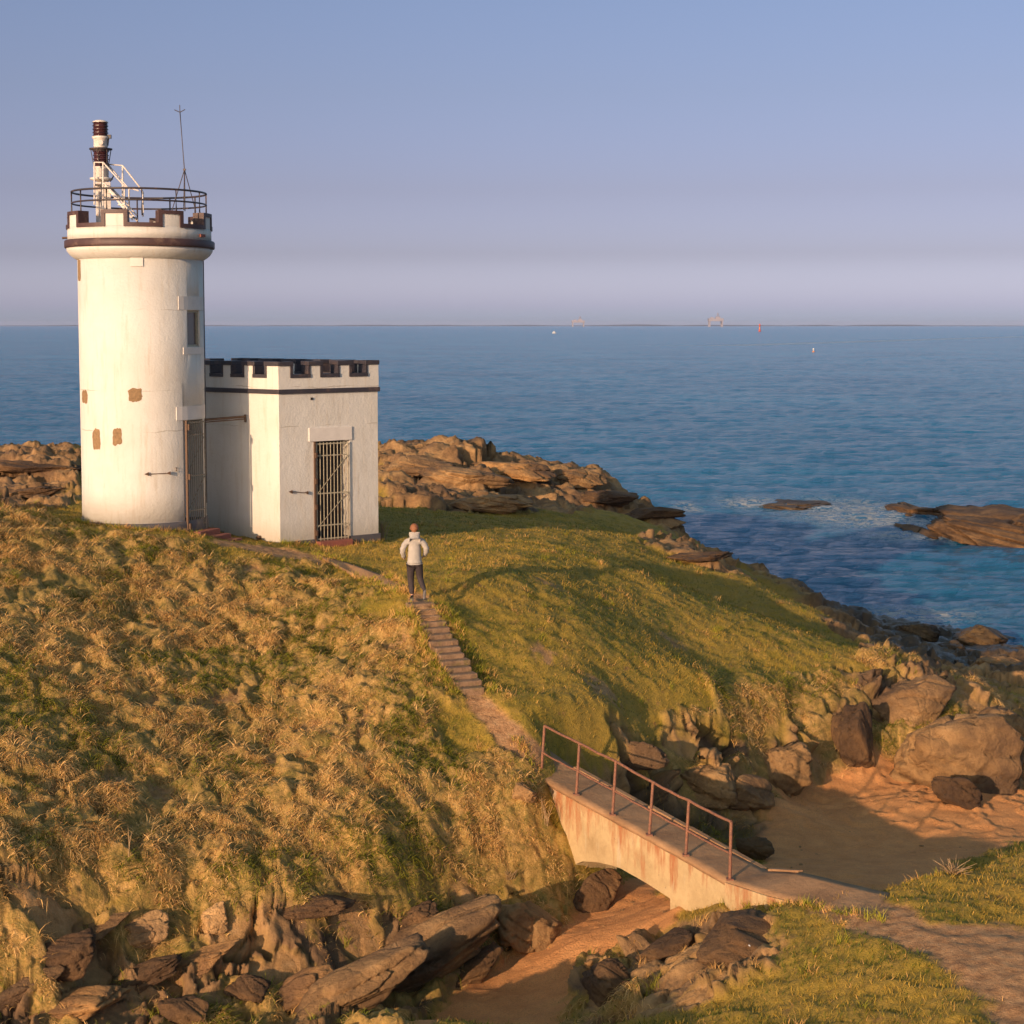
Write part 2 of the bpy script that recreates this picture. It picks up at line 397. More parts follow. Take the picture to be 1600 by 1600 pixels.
# ------------------------------------------------------------------ terrain
CP = """
0 700 80|120 712 80|60 748 66|0 745 64|120 760 62|60 790 54|0 790 50|110 796 52
0 812 42.5|0 900 38|0 1000 34.5|0 1100 31.5|0 1200 29|0 1300 27|0 1385 25.6|0 1430 25.2|0 1500 25.1|0 1560 25|0 1600 24.3
200 838 43.4|200 950 38.5|200 1050 34.3|200 1200 30.5|200 1300 28.4|200 1390 26.9|200 1420 26.6|200 1480 26.7|200 1540 26.2|200 1600 25.2
100 825 43.4|127 814 46.3|216 829 44.3|300 834 44.9|330 838 47|437 850 46.9|590 842 50|480 858 46|540 853 48
400 866 43.5|400 950 39.5|400 1050 36|400 1150 33|400 1250 30.5|400 1330 28.8|400 1385 27.8|400 1430 27.4|400 1500 27.1|400 1590 26
500 900 42.5|500 1000 37.6|500 1100 34.3|500 1200 31.6|500 1300 29.6|500 1380 28.5
600 898 42.6|600 1000 37|600 1100 34|600 1200 32|600 1300 30|600 1390 28.9|600 1440 28.5|600 1500 28.4|600 1580 27.2
620 960 38|680 1060 35.2|700 1110 34.3|560 895 43.6|640 925 39|650 940 37.8|700 1150 33.5|700 1200 32.5|700 1300 31|700 1400 30|700 1460 29.6|700 1530 28.4|700 1590 27.2
740 1095 34.6|800 1150 33.6|800 1210 32.6|800 1250 32.1|800 1300 31.6|800 1400 30.9|850 1300 32|850 1230 32.7|880 1380 31.6|850 1470 29.9|820 1520 28.9|900 1450 30.2|900 1510 28.8
960 1440 30.2|1000 1410 31.2|1040 1385 32|960 1350 33.5|920 1290 34.6|880 1235 34.1|930 1230 34.9
690 945 38.6|720 1000 37|770 1080 35.2|760 900 40.8|850 880 43|850 950 39.8|850 1010 37.6|926 893 45.2|937 985 39.5|910 950 41|700 870 44.5|660 860 46|640 845 49.5|700 845 50.5|760 832 53.5|850 826 57|900 860 50|850 823 59|980 825 65|620 800 59|724 797 64|823 797 69|910 797 73
910 1000 38.4|910 1080 36.7|850 1080 35.7|860 1150 34.2|900 1130 34.9|870 1185 33.7|950 875 47.5|1000 890 48.5|1000 950 43.6|1000 1050 39.2|1000 1110 36.9|955 1100 36.3|1050 915 47.4|1100 940 46.5|1200 985 44.8|1100 1040 41.3|1200 1050 42.2|1260 1020 44|1000 870 55.5|1086 915 54|1150 945 52|1200 965 50.5|1000 842 61|1060 880 57.5
980 806 68|1040 850 60|1150 895 56|1250 945 53|1290 990 50|1335 1015 47.5
960 1150 35.6|1050 1115 37.6|1130 1090 39.3|1200 1075 40.8|1310 1035 43.5|1400 1030 45|1500 1055 45.5|1555 1100 44.5
960 1215 35.2|1050 1240 36.4|1100 1265 36.8|1180 1272 37|1215 1225 39.2|1300 1205 40.2|1400 1190 41|1490 1240 39|1560 1205 41|1600 1200 41.5|1600 1150 44.5|1600 1070 50|1560 1070 50
1100 1180 37.6|1200 1150 39.8|1300 1120 41.2|1400 1110 42.4|1480 1140 42
1200 1300 36.2|1250 1260 37.8|1400 1250 38.4|1550 1260 38.2|1600 1260 38.4|1300 1340 34.9|1400 1320 35.8|1500 1300 36.6|1600 1290 37.2|1130 1330 35
595 790 62|640 760 70|640 706 82|700 790 64|700 750 73|700 714 84|780 780 66|780 745 74|800 711 84|870 790 69|870 750 75|870 722 80|930 733 80|960 763 77|1000 788 79|1040 812 80|940 800 72|1055 830 76
595 700 82
""".replace('\n', '|')
pts = []
for t in CP.split('|'):
    if t.strip():
        u, v, d = map(float, t.split()); pts.append(P(u, v, d))
ZP = [  # points given by height: u v z
 (1270, 955, 1.6), (1340, 985, .8), (1400, 1000, .55), (1500, 1010, .5), (1600, 1020, .6), (1350, 1030, 1.0), (1450, 1045, .6), (1550, 1055, .9), (1600, 1045, 1.0),
 (1160, 890, 2.3), (1090, 852, 2.6), (1220, 928, 1.4), (1290, 955, -.2), (1400, 968, -.3), (1500, 978, -.4), (1600, 990, -.5), (1400, 930, -2), (1600, 930, -2.2), (1200, 880, -1.6), (1100, 820, -1.6), (1250, 905, -1.2)]
for u, v, z in ZP: pts.append(PZ(u, v, z))
# world anchors outside the frame or hidden from the camera
pts += [np.array(p, float) for p in [
 (-10.4, 52, 6.9), (-10, 60, 6.4), (-8, 70, 6.0), (-6, 58, 6.1), (-5, 66, 5.8), (-14, 92, 3), (-20, 90, 2.5), (-25, 84, 3), (-14, 100, -2), (-25, 100, -2.2), (-3, 96, -1.5), (2, 96, -1.8), (5, 93, -1.5), (9, 90, -1.5), (-8, 97, -1.5),
 (-8, 90, 3.5), (-1, 90, 2.5), (4, 87, 2.0), (12, 84, -1), (13, 78, -.3), (20, 95, -3), (40, 95, -3), (0, 110, -3.5), (-25, 115, -4), (30, 75, -2.5), (45, 70, -2.5),
 (-20, 60, 6.6), (-30, 60, 6), (-30, 75, 5.5), (-35, 90, -1), (-18, 44, 7.7), (-26, 44, 7.4), (-18, 34, 6.6), (-26, 34, 6), (-14, 28, 4.8), (-22, 26, 4.4), (-14, 23.5, 1.6), (-22, 21, 1.2),
 (-7, 22.6, 1.0), (-12, 21, .8), (-4.5, 22.6, 1.5), (-2.2, 22.8, 2.6), (-.6, 22.6, 2.75), (1, 22.4, 2.6), (-5, 18, 1.2), (-12, 16, .8), (-1, 19.5, 2.9), (1.5, 19, 3.1), (4, 18, 3.4), (10, 18, 3.5), (-4, 12, 2), (6, 10, 4.0), (14, 12, 4.0), (-14, 10, 1),
 (14, 22, 3.4), (20, 25, 3.4), (20, 29, 3.2), (16, 32.2, 1.9), (22, 34, 1.7), (20, 40, 1.7), (26, 42, 2.6), (26, 48, 2.4), (30, 60, .4), (24, 55, 1.0), (20, 62, .4),
 # gully, bridge foot and near bank
 (2.6, 27.9, 1.75), (1.2, 29, 1.45), (3.3, 29.4, 2.1), (4.6, 30.2, 1.9), (6.3, 29.4, 1.8), (8.5, 31.4, 1.6), (10, 33, 1.6), (7, 33, 1.5), (4.2, 33.5, 1.5), (3.0, 31.2, 1.7), (9.5, 30.6, 1.7), (12, 32, 1.75)]]
NB = [  # near right bank
 (1100, 1440, 27.4), (1060, 1450, 27.9), (1150, 1430, 27.2), (1130, 1475, 26), (1000, 1520, 26.4), (930, 1545, 27), (910, 1590, 26.4), (860, 1595, 26.6), (780, 1600, 26.6), (980, 1590, 25), (1050, 1590, 24.3), (1050, 1500, 26.2),
 (1200, 1420, 27.0), (1280, 1425, 26.2), (1250, 1460, 25.6), (1250, 1600, 22.5), (1400, 1600, 22), (1500, 1600, 21.8), (1450, 1500, 23.7), (1350, 1450, 25.2), (1400, 1410, 26.2), (1500, 1400, 26.4), (1600, 1440, 25.1), (1600, 1350, 28), (1500, 1365, 27.6), (1395, 1393, 27), (1450, 1372, 27.4), (1600, 1325, 28.9), (1600, 1530, 22.8)]
for u, v, d in NB: pts.append(P(u, v, d))
pts = np.array(pts)
SC = np.array([1., 1.]); CX = .5
def kern(d2): return np.sqrt(d2+CX)
A = kern(((pts[:, None, :2]-pts[None, :, :2])**2).sum(2))
n = len(pts)
K = np.zeros((n+1, n+1)); lam = np.where((pts[:, 0] > -.4) & (pts[:, 0] < 4.4) & (pts[:, 1] > 36.5) & (pts[:, 1] < 46.5) & (pts[:, 2] > 3.6), 2.5, .05)
K[:n, :n] = A-np.diag(lam); K[:n, n] = 1; K[n, :n] = 1
sol = np.linalg.solve(K, np.append(pts[:, 2], 0))
def hbase(x, y):
    x = np.asarray(x, float); sh = x.shape; x = x.ravel(); y = np.asarray(y, float).ravel(); out = np.full(x.shape, sol[n])
    for s in range(0, len(x), 200000):
        e = s+200000
        d2 = (x[s:e, None]-pts[None, :, 0])**2+(y[s:e, None]-pts[None, :, 1])**2
        out[s:e] += kern(d2) @ sol[:n]
    return out.reshape(sh)
def cast(uv, H=None, lo=18., hi=110.):
    uv = np.atleast_2d(np.asarray(uv, float)); out = []
    ds = lo*np.exp(np.linspace(0, math.log(hi/lo), 500))
    for u, v in uv:
        r = ray(u, v); q = r/r[1]; xs = q[0]*ds; zs = CAMZ+q[2]*ds
        h = (H or hbase)(xs, ds); k = np.where(zs < h)[0]
        if len(k) == 0: i = 499; d = hi
        else:
            i = k[0]
            if i == 0: d = lo
            else:
                a = zs[i-1]-h[i-1]; b_ = h[i]-zs[i]; d = ds[i-1]+(ds[i]-ds[i-1])*a/(a+b_+1e-9)
        out.append((q[0]*d, d, CAMZ+q[2]*d))
    return np.array(out)

# grid: fan of rows and columns, finer near the camera
NC, NR = 960, 900
ang = np.linspace(-.44, .46, NC); dd = np.concatenate([10+np.linspace(0, 11, 40, endpoint=False), 21*np.exp(np.linspace(0, math.log(118/21), NR-40))])
DG, AG = np.meshgrid(dd, ang, indexing='ij')
X = DG*AG; Y = DG.copy()
Z0 = hbase(X, Y)
# walls of the shore: below the water everything falls away
Z0 = np.where(Z0 < 0, Z0*1.5, Z0)

def sdf(poly, x, y):
    poly = np.asarray(poly); d = np.full(x.shape, 1e9); inside = np.zeros(x.shape, bool)
    for i in range(len(poly)):
        a = poly[i]; b_ = poly[(i+1) % len(poly)]; e = b_-a
        wx = x-a[0]; wy = y-a[1]; t = np.clip((wx*e[0]+wy*e[1])/(e @ e+1e-12), 0, 1)
        d = np.minimum(d, (wx-e[0]*t)**2+(wy-e[1]*t)**2)
        c = ((a[1] > y) != (b_[1] > y)) & (x < (b_[0]-a[0])*(y-a[1])/(b_[1]-a[1]+1e-12)+a[0])
        inside ^= c
    d = np.sqrt(d); return np.where(inside, -d, d)
def L(s): return [tuple(map(float, q.split(','))) for q in s.split()]
ZONES = [  # (kind, softness m, wobble m, pixel outline)
 ('tussock', .8, .9, L('-200,790 60,812 140,830 300,850 330,885 450,880 560,940 620,990 660,1060 690,1120 720,1180 640,1230 520,1240 420,1440 200,1420 0,1420 -200,1420')),
 ('tussock', .5, .5, L('520,1200 700,1160 800,1180 860,1250 900,1370 880,1420 780,1400 640,1400 560,1440 420,1450 420,1300')),
 ('rock', .5, .6, L('-300,690 0,690 125,700 125,785 60,800 -50,815 -300,820')),
 ('rock', .5, .6, L('590,690 800,700 930,725 1062,825 1062,845 1000,812 900,800 800,800 700,797 592,790')),
 ('rock', .4, .5, L('1000,838 1070,852 1150,885 1170,905 1120,892 1050,868 1000,850')),
 ('rock', .35, .5, L('1180,890 1250,935 1290,975 1340,1005 1370,1030 1500,1050 1570,1080 1700,1080 1700,940 1400,950 1250,900')),
 ('rock', .35, .7, L('880,1165 960,1150 1050,1150 1150,1150 1250,1110 1310,1045 1400,1030 1500,1055 1560,1090 1700,1060 1700,1215 1560,1215 1490,1252 1400,1215 1300,1205 1230,1225 1200,1285 1100,1290 1000,1260 900,1215')),
 ('tussock', .4, .5, L('1230,1060 1310,1050 1320,1090 1280,1120 1230,1125 1150,1130 1060,1150 980,1150 990,1140 1100,1110')),
 ('tussock', .4, .5, L('1370,1120 1480,1110 1500,1170 1440,1210 1360,1190 1350,1150')),
 ('rock', .3, .5, L('-300,1420 150,1440 330,1410 440,1400 620,1400 700,1420 800,1400 900,1390 910,1420 860,1450 700,1530 600,1620 -300,1640')),
 ('rock', .3, .4, L('890,1530 960,1480 1050,1450 1130,1420 1200,1440 1220,1500 1150,1530 1040,1590 900,1600')),
 ('sand', .3, .35, L('1195,1350 1185,1290 1222,1208 1300,1192 1370,1180 1430,1200 1480,1235 1550,1205 1700,1185 1700,1300 1600,1315 1500,1345 1390,1388 1250,1375')),
 ('sand', .25, .3, L('640,1620 700,1540 790,1490 860,1465 900,1420 950,1390 1030,1370 1060,1440 960,1490 900,1530 880,1600')),
 ('dirt', .3, .3, L('1370,1395 1450,1440 1560,1442 1700,1450 1700,1640 1560,1640 1540,1560 1460,1500 1340,1450 1270,1425')),
 ('dirt', .15, .12, L('715,1075 752,1080 775,1110 830,1150 860,1185 835,1205 800,1190 760,1135 730,1105')),
 ('dirt', .1, .1, L('635,925 668,930 760,1085 725,1085 660,1000')),
 ('dirt', .25, .25, L('330,840 440,855 500,868 520,880 500,884 420,866 330,852')),
]
dirtspots = L('860,913 850,1020 940,1075 1050,1000 720,1010 615,1010 480,1140 350,1090 330,1110 230,1100 560,1130 75,1240 190,1225 250,1240 420,1190 500,985 310,880 390,890')
wx = fbm(X*.8, Y*.8, 4, 1)*.9; wy = fbm(X*.8, Y*.8, 4, 5)*.9
fx = fbm(X*3.1, Y*3.1, 3, 11)*.35; fy = fbm(X*3.1, Y*3.1, 3, 15)*.35
W = {k: np.zeros(X.shape) for k in ('tussock', 'grass', 'sand', 'dirt', 'rock', 'wet')}
gy, gx = np.gradient(Z0); dY = np.gradient(Y, axis=0); dXc = np.gradient(X, axis=1)
sx = gx/dXc; sy = gy/dY-sx*AG
slope = np.hypot(sx, sy)
W['grass'][:] = 1
def over(k, a):
    for j in ('tussock', 'grass', 'sand', 'dirt', 'rock'): W[j] *= (1-a)
    W[k] += a
over('rock', sstep(2.2, 1.2, Z0+fbm(X*.5, Y*.5, 3, 2)*.5)*(Y > 44))
over('rock', sstep(.9, 1.3, slope+.2*wx)*(Y > 58))
for kd, soft, wob, pl in ZONES:
    wp = cast(pl)[:, :2]
    s = sdf(wp, X+wx*wob+fx*wob, Y+wy*wob+fy*wob)
    over(kd, sstep(soft/2, -soft/2, s)*(1 if kd != 'tussock' else .95))
for (cx, cy, cz), k in zip(cast(dirtspots), range(99)):
    s = np.hypot((X-cx+fx*.8)/1.0, (Y-cy+fy*.8)/1.0)-(.18+.2*RV[k, 0]); over('dirt', sstep(.15, -.15, s)*.85)
gp = fbm(X*.55, Y*.8, 4, 62); near_ = (Y < 33) & (X < 2.0)
over('tussock', sstep(-.1, .12, gp+.35*sstep(1.6, 3.2, Z0)-.15)*W['rock']*near_)
bank_ = (Y > 33.5) & (Y < 47) & (X > 1)
over('tussock', sstep(.12, .32, gp)*W['rock']*bank_*.9)
over('dirt', sstep(.1, .3, fbm(X*.9, Y*.9, 3, 64))*W['rock']*((Y < 47))*.8)
W['wet'] = sstep(1.5, .5, Z0+fx)*(Y > 44)*W['rock']
W['wet'] = np.maximum(W['wet'], sstep(.25, -.25, sdf(cast(L('1000,1240 1100,1262 1190,1285 1190,1345 1100,1310 980,1265'))[:, :2], X+fx*.5, Y+fy*.5))*.9)  # dark pool, with overhang shade and shadowed rocks painted into the same mask
# displacement
nrm = 1/np.sqrt(1+sx**2+sy**2); NX, NY, NZ = -sx*nrm, -sy*nrm, nrm
disp = np.zeros(X.shape)
disp += W['grass']*(.07*fbm(X*.5, Y*.5, 3, 21)+.05*fbm(X*1.6, Y*1.6, 3, 22)+.03*fbm(X*4, Y*4, 3, 23))
f1, f2, _ = worley(X*1.7+wx*.8, Y*1.5+wy*.8, 3)
disp += W['tussock']*(.36*(1-np.minimum(f1, 1)**1.5)-.12+.10*fbm(X*1.3, Y*1.3, 4, 31)+.035*fbm(X*7, Y*7, 2, 33))
def rockd(X, Y, cs, ang, st, amp, seed):
    c, s = math.cos(ang), math.sin(ang); a = (X*c+Y*s)/cs/st; b = (-X*s+Y*c)/cs
    a = a+wx*.55/cs*.7; b = b+wy*.55/cs*.7
    g1, g2, idr = worley(a, b, seed)
    fc = worley.fac; crack = sstep(0, .10, g2-g1)
    return amp*((idr-.5)*1.1+(crack-1)*.8+fc*1.7)
far = sstep(48, 58, Y)
rd = rockd(X, Y, 1.15, R(35), 2.2, .26, 7)+rockd(X, Y, .45, R(30), 2.0, .10, 9)
rf = rockd(X, Y, 3.6, R(-8), 2.4, .42, 8)+rockd(X, Y, 1.2, R(10), 2.2, .20, 10)
rr = rd*(1-far)+rf*far+.13*fbm(X*.9, Y*.9, 6, 41, .5)+.12*far*fbm(X*.9, Y*.9, 6, 41, .5)+.15*far*fbm(X*.25, Y*.25, 3, 44)
disp += np.clip(W['rock'], 0, 1)*rr*np.where(Z0 < .6, .6, 1.)*(1+.5*bank_)*(1-.5*sstep(.8, 1.7, slope)*(Y < 33))
sq_ = 1-np.abs(perlin(X*.8+wx*.6, Y*1.7+wy*.6, 53))*2.2
disp += W['sand']*(.03*fbm(X*1.2, Y*2.2, 4, 51)+.055*sstep(.35, .95, sq_)*sstep(35.5, 38, Y)+.02*sstep(.3, .95, sq_))
disp += W['dirt']*(-.03+.03*fbm(X*2.5, Y*2.5, 3, 61))
TC = P(226.5, 812, 46.5)
dt = np.hypot(X-TC[0], Y-TC[1]); disp *= sstep(1.5, 3.2, dt)*.9+.1
XT = X+NX*disp*W['rock']; YT = Y+NY*disp*W['rock']; ZT = Z0+disp*np.where(W['rock'] > .5, NZ, 1)
ii = np.arange(NR*NC).reshape(NR, NC)
Q = np.stack([ii[:-1, :-1], ii[:-1, 1:], ii[1:, 1:], ii[1:, :-1]], -1).reshape(-1, 4)
terrain = npmesh('terrain', np.stack([XT, YT, ZT], -1).reshape(-1, 3), Q, M['terrain'], attrs={k: np.clip(v, 0, 1).ravel() for k, v in W.items()})
tag(terrain, 'grassy rocky headland with straw tussocks, turf, brown rock and sand', kind='structure')

def lut(arr, x, y):
    x = np.asarray(x, float); y = np.asarray(y, float)
    a = np.clip((x/y-ang[0])/(ang[1]-ang[0])*1.0, 0, NC-1.001); r = np.interp(y, dd, np.arange(NR)); r = np.clip(r, 0, NR-1.001)
    i = r.astype(int); j = a.astype(int); fr = r-i; fc = a-j
    return (arr[i, j]*(1-fr)*(1-fc)+arr[i, j+1]*(1-fr)*fc+arr[i+1, j]*fr*(1-fc)+arr[i+1, j+1]*fr*fc)
def H(x, y): return lut(ZT, x, y)
def G(u, v): return cast([(u, v)], H)[0]
def GS(l): return cast(l, H)

# ------------------------------------------------------------------ sea
NSC, NSR = 520, 900
sa = np.linspace(-.62, .62, NSC); sd = 40*np.exp(np.linspace(0, math.log(32000/40), NSR))
SD, SA = np.meshgrid(sd, sa, indexing='ij'); SX, SY = SD*SA, SD
amp = sstep(1800, 60, SD)
SZ = amp*(.16*fbm(SX*.10, SY*.22, 3, 71)+.10*fbm(SX*.4, SY*.85, 3, 74)+.03*fbm(SX*1.4, SY*2.4, 2, 77))
FO = np.zeros(SX.shape)
for u, v, ru, rv in ((1330, 797, 6., 4.), (1355, 812, 6., 2.), (1340, 803, 7., 2.), (1395, 815, 6., 2.), (1440, 838, 5., 1.2), (1170, 785, 3., 2.), (1074, 792, 1.3, 1.6), (1135, 887, 2., 1.5), (1420, 960, 4., 1.), (1405, 1003, 2., 1.2), (1450, 1033, 2.4, 1.2), (1525, 1012, 1.8, .8), (1390, 1036, 1.5, .8)):
    c = PZ(u, v, 0); FO = np.maximum(FO, np.exp(-((SX-c[0])/ru*1.6)**2-((SY-c[1])/(rv*1.6))**2)*1.3)
wk = PZ(1140, 540, 0); wk2 = PZ(1600, 526, 0)
wd_ = wk2-wk; tt = np.clip(((SX-wk[0])*wd_[0]+(SY-wk[1])*wd_[1])/(wd_[0]**2+wd_[1]**2), 0, 1)
FO = np.maximum(FO, .75*np.exp(-(((SY-wk[1]-wd_[1]*tt)/9)**2+((SX-wk[0]-wd_[0]*tt)/60)**2)))
ii = np.arange(NSR*NSC).reshape(NSR, NSC)
Q = np.stack([ii[:-1, :-1], ii[:-1, 1:], ii[1:, 1:], ii[1:, :-1]], -1).reshape(-1, 4)
sea = npmesh('sea', np.stack([SX, SY, SZ], -1).reshape(-1, 3), Q, M['sea'], attrs={'foam': np.clip(FO*1.05, 0, 1).ravel()})
tag(sea, 'deep blue sea with small choppy waves reaching the horizon', kind='structure')

# sea air
mb = MB(); mb.box((0, 14000, 45), (44000, 72000, 110)); hz = mb.build('haze', bpy.data.materials.new('sea_air'))
hm = hz.data.materials[0]; hm.use_nodes = True; hn = hm.node_tree; hn.nodes.remove(hn.nodes['Principled BSDF'])
pv = hn.nodes.new('ShaderNodeVolumePrincipled'); pv.inputs['Color'].default_value = (.62, .70, 1, 1); pv.inputs['Density'].default_value = 1.6e-5
hn.links.new(pv.outputs[0], hn.nodes['Material Output'].inputs['Volume']); tag(hz, 'thin pale air over the sea', kind='stuff')

# far low coast, barely visible
mb = MB(); ps = []
for i in range(61):
    x = -7000+14000*i/60; ps.append((x, 8+22*abs(float(fbm(i*.17, 3.3, 3, 81)))*sstep(0, 9, i)*sstep(60, 50, i)))
for i in range(60):
    a, b = ps[i], ps[i+1]
    mb.add([(a[0], 21000, -5), (b[0], 21000, -5), (b[0], 21300, b[1]*.8), (a[0], 21300, a[1]*.8), (b[0], 23500, -5), (a[0], 23500, -5)], [(0, 1, 2, 3), (3, 2, 4, 5)])
tag(mb.build('hills', simple('distant_land', (.20, .23, .29), .9)), 'faint low coast far across the water on the horizon', kind='structure')

# ------------------------------------------------------------------ rocks
def boulder(label, c, size, mt='rock', seed=1, rz=0., tilt=0., tiltx=0., flat=True, group=None, cat='rock', name='boulder', sub=5, rough=.16):
    import bmesh
    b = bmesh.new(); bmesh.ops.create_icosphere(b, subdivisions=sub, radius=1.0)
    V = np.array([v.co[:] for v in b.verts]); rg = np.random.default_rng(seed)
    Nn = V.copy(); r = .86/(np.abs(V)**4).sum(1)**.25
    # chopped planes make an angular stone
    for k in range(15):
        q = rg.normal(size=3); q /= np.linalg.norm(q); d0 = .50+.40*rg.random()
        pr = Nn @ q; r = np.minimum(r, np.where(pr > .05, d0/np.maximum(pr, .05), 9))
    V = Nn*r[:, None]
    th = V[:, 0]*1.3+V[:, 2]*1.7; ph = V[:, 1]*1.5-V[:, 2]*1.1
    dsp = rough*(fbm(th*1.1+seed, ph*1.1, 5, seed % 40, .55)*.6)
    g1, g2, _ = worley(th*1.2, ph*1.2+seed, seed % 30); dsp -= rough*.9*sstep(.12, 0, g2-g1)
    V = V*(1+dsp[:, None]); V *= np.array(size)
    for i, v in enumerate(b.verts): v.co = V[i]
    me = bpy.data.meshes.new(name); b.to_mesh(me); b.free()
    me.polygons.foreach_set('use_smooth', [True]*len(me.polygons)); me.materials.append(M[mt])
    o = bpy.data.objects.new(name, me); COL.objects.link(o); o.location = c; o.rotation_euler = (tiltx, tilt, rz)
    return tag(o, label, cat, group)
def rockpx(label, u, v, wpx, hpx, mt='rock', seed=1, rz=0., tilt=0., dep=.8, sink=.25, **kw):
    """stone whose centre shows at (u, v); size in photo pixels, standing on the ground there"""
    g = G(u, v+hpx*.3); d = g[1]; k = d/F
    sz = (wpx*k/2, max(wpx, hpx)*k/2*dep, hpx*k/2)
    c = P(u, v, d+sz[1]*.5)
    return boulder(label, (c[0], c[1], min(c[2], g[2]+sz[2]*(1-sink)+.3)), sz, mt, seed, rz, tilt, **kw)
rockpx('large rounded brown boulder in the gully just left of the arch', 825, 1452, 120, 105, 'rock', 3, .3, .1, group='boulders in the gully')
rockpx('long tilted rock slab leaning up from the gully sand', 680, 1492, 320, 120, 'rock', 5, .5, -.5, .5, group='boulders in the gully')
rockpx('smooth grey rock face in shade beside the gully sand', 740, 1515, 130, 70, 'rock_dark', 8, .4, -.5, .5, group='boulders in the gully')  # shadow grey of this slab is put into its dark rock colour
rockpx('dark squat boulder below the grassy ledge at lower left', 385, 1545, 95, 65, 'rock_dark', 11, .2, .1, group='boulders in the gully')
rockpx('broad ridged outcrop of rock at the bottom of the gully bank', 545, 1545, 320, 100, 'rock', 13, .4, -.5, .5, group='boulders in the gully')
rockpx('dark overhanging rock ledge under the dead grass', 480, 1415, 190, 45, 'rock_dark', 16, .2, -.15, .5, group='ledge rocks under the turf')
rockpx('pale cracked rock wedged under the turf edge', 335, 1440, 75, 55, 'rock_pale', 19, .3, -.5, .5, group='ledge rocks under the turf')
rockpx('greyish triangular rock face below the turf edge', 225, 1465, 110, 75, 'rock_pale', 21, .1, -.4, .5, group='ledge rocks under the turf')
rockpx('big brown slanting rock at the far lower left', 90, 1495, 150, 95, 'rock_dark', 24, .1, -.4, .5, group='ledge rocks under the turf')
rockpx('low orange-lit slab along the bottom left edge', 110, 1570, 240, 50, 'rock_tan', 25, .1, -.2, .6, group='ledge rocks under the turf')
XR = [(150, 1452, 110, 50, 'rock', 'brown slab below the hanging dead grass at far left'), (300, 1505, 150, 46, 'rock_tan', 'long thin orange slab slanting across the lower left rocks'),
 (450, 1560, 150, 62, 'rock_tan', 'tan ribbed slab beside the dark squat boulder'), (640, 1440, 90, 44, 'rock_dark', 'dark pitted block at the top of the gully bank'), (30, 1550, 130, 60, 'rock', 'brown block in the bottom left corner'),
 (210, 1530, 140, 44, 'rock_dark', 'dark slab between the thin orange slab and the bottom edge'), (745, 1445, 90, 50, 'rock_tan', 'sunlit tan block above the shaded rock face')]
for k, (u, v, a, b_, mt_, lb) in enumerate(XR): rockpx(lb, u, v, a*1.3, b_, mt_, 160+k, .25, -.42, .5, .6, group='slabs of the lower left rocks')
rockpx('dark low slab at the bottom with a white shell on it', 280, 1580, 110, 70, 'rock_dark', 28, .1, .1, .6, group='boulders in the gully')
rockpx('knobbly brown boulder sticking out of the bank by the bridge end', 815, 1240, 60, 45, 'rock', 31, group='boulders by the bridge')
rockpx('dark mossy rock face under the left end of the arch', 935, 1395, 95, 85, 'rock_dark', 33, .2, 0, .5, group='boulders by the bridge')
rockpx('flat dark rock dome dotted with white stones in the near bank', 1150, 1478, 200, 85, 'rock_dark', 35, .4, -.15, .9, .45, group='near bank rocks')
rockpx('dark pitted rock jutting into the sand channel', 945, 1535, 95, 75, 'rock_dark', 36, .2, 0, group='near bank rocks')
rockpx('long broken rock below the bridge pier', 1050, 1478, 150, 50, 'rock_dark', 38, .5, -.3, .6, .4, group='near bank rocks')
rockpx('small pale yellow stone beside the sand channel', 919, 1506, 20, 18, 'rock_tan', 39, group='near bank rocks', sub=4)
rockpx('small white angular stone above the sand channel', 946, 1497, 12, 12, 'rock_pale', 40, group='near bank rocks', sub=3)
ROW = [(1000, 1178, 60, 45, 'rock_tan', 'sandy coloured block high on the bank behind the first railing posts'), 
 (1108, 1228, 80, 60, 'rock_tan', 'split tan boulder overhanging the dark pool'), (1165, 1238, 85, 62, 'rock', 'brown boulder overhanging the pool beside the beach'),
 (1215, 1190, 80, 75, 'rock', 'tall brown block beside the upper corner of the beach'),
 
 (1335, 1140, 62, 120, 'rock_dark', 'tall dark buttress split by a crack above the beach'), 
 (1440, 1080, 110, 80, 'rock', 'rounded shoulder of rock near the crest right of the beach'), (1505, 1165, 165, 125, 'rock', 'large lichen-covered rock dome at the beach end'),
 (1490, 1232, 60, 48, 'rock_dark', 'small dark rock foot standing in the beach sand'), (1570, 1130, 110, 110, 'rock_tan', 'smooth sloping slab at the right edge above the sand'),
 (1180, 1322, 44, 36, 'rock_wet', 'dark wet stone lying in the pool beyond the bridge')]
for k, (u, v, a, b_, mt_, lb) in enumerate(ROW):
    rockpx(lb, u, v+6, a*1.65, b_*1.45, 'rock' if mt_ == 'rock_tan' else mt_, 50+k, .2*(k % 3), .12*((k % 5)-2), .55, .95, group='rocks of the bank behind the bridge')
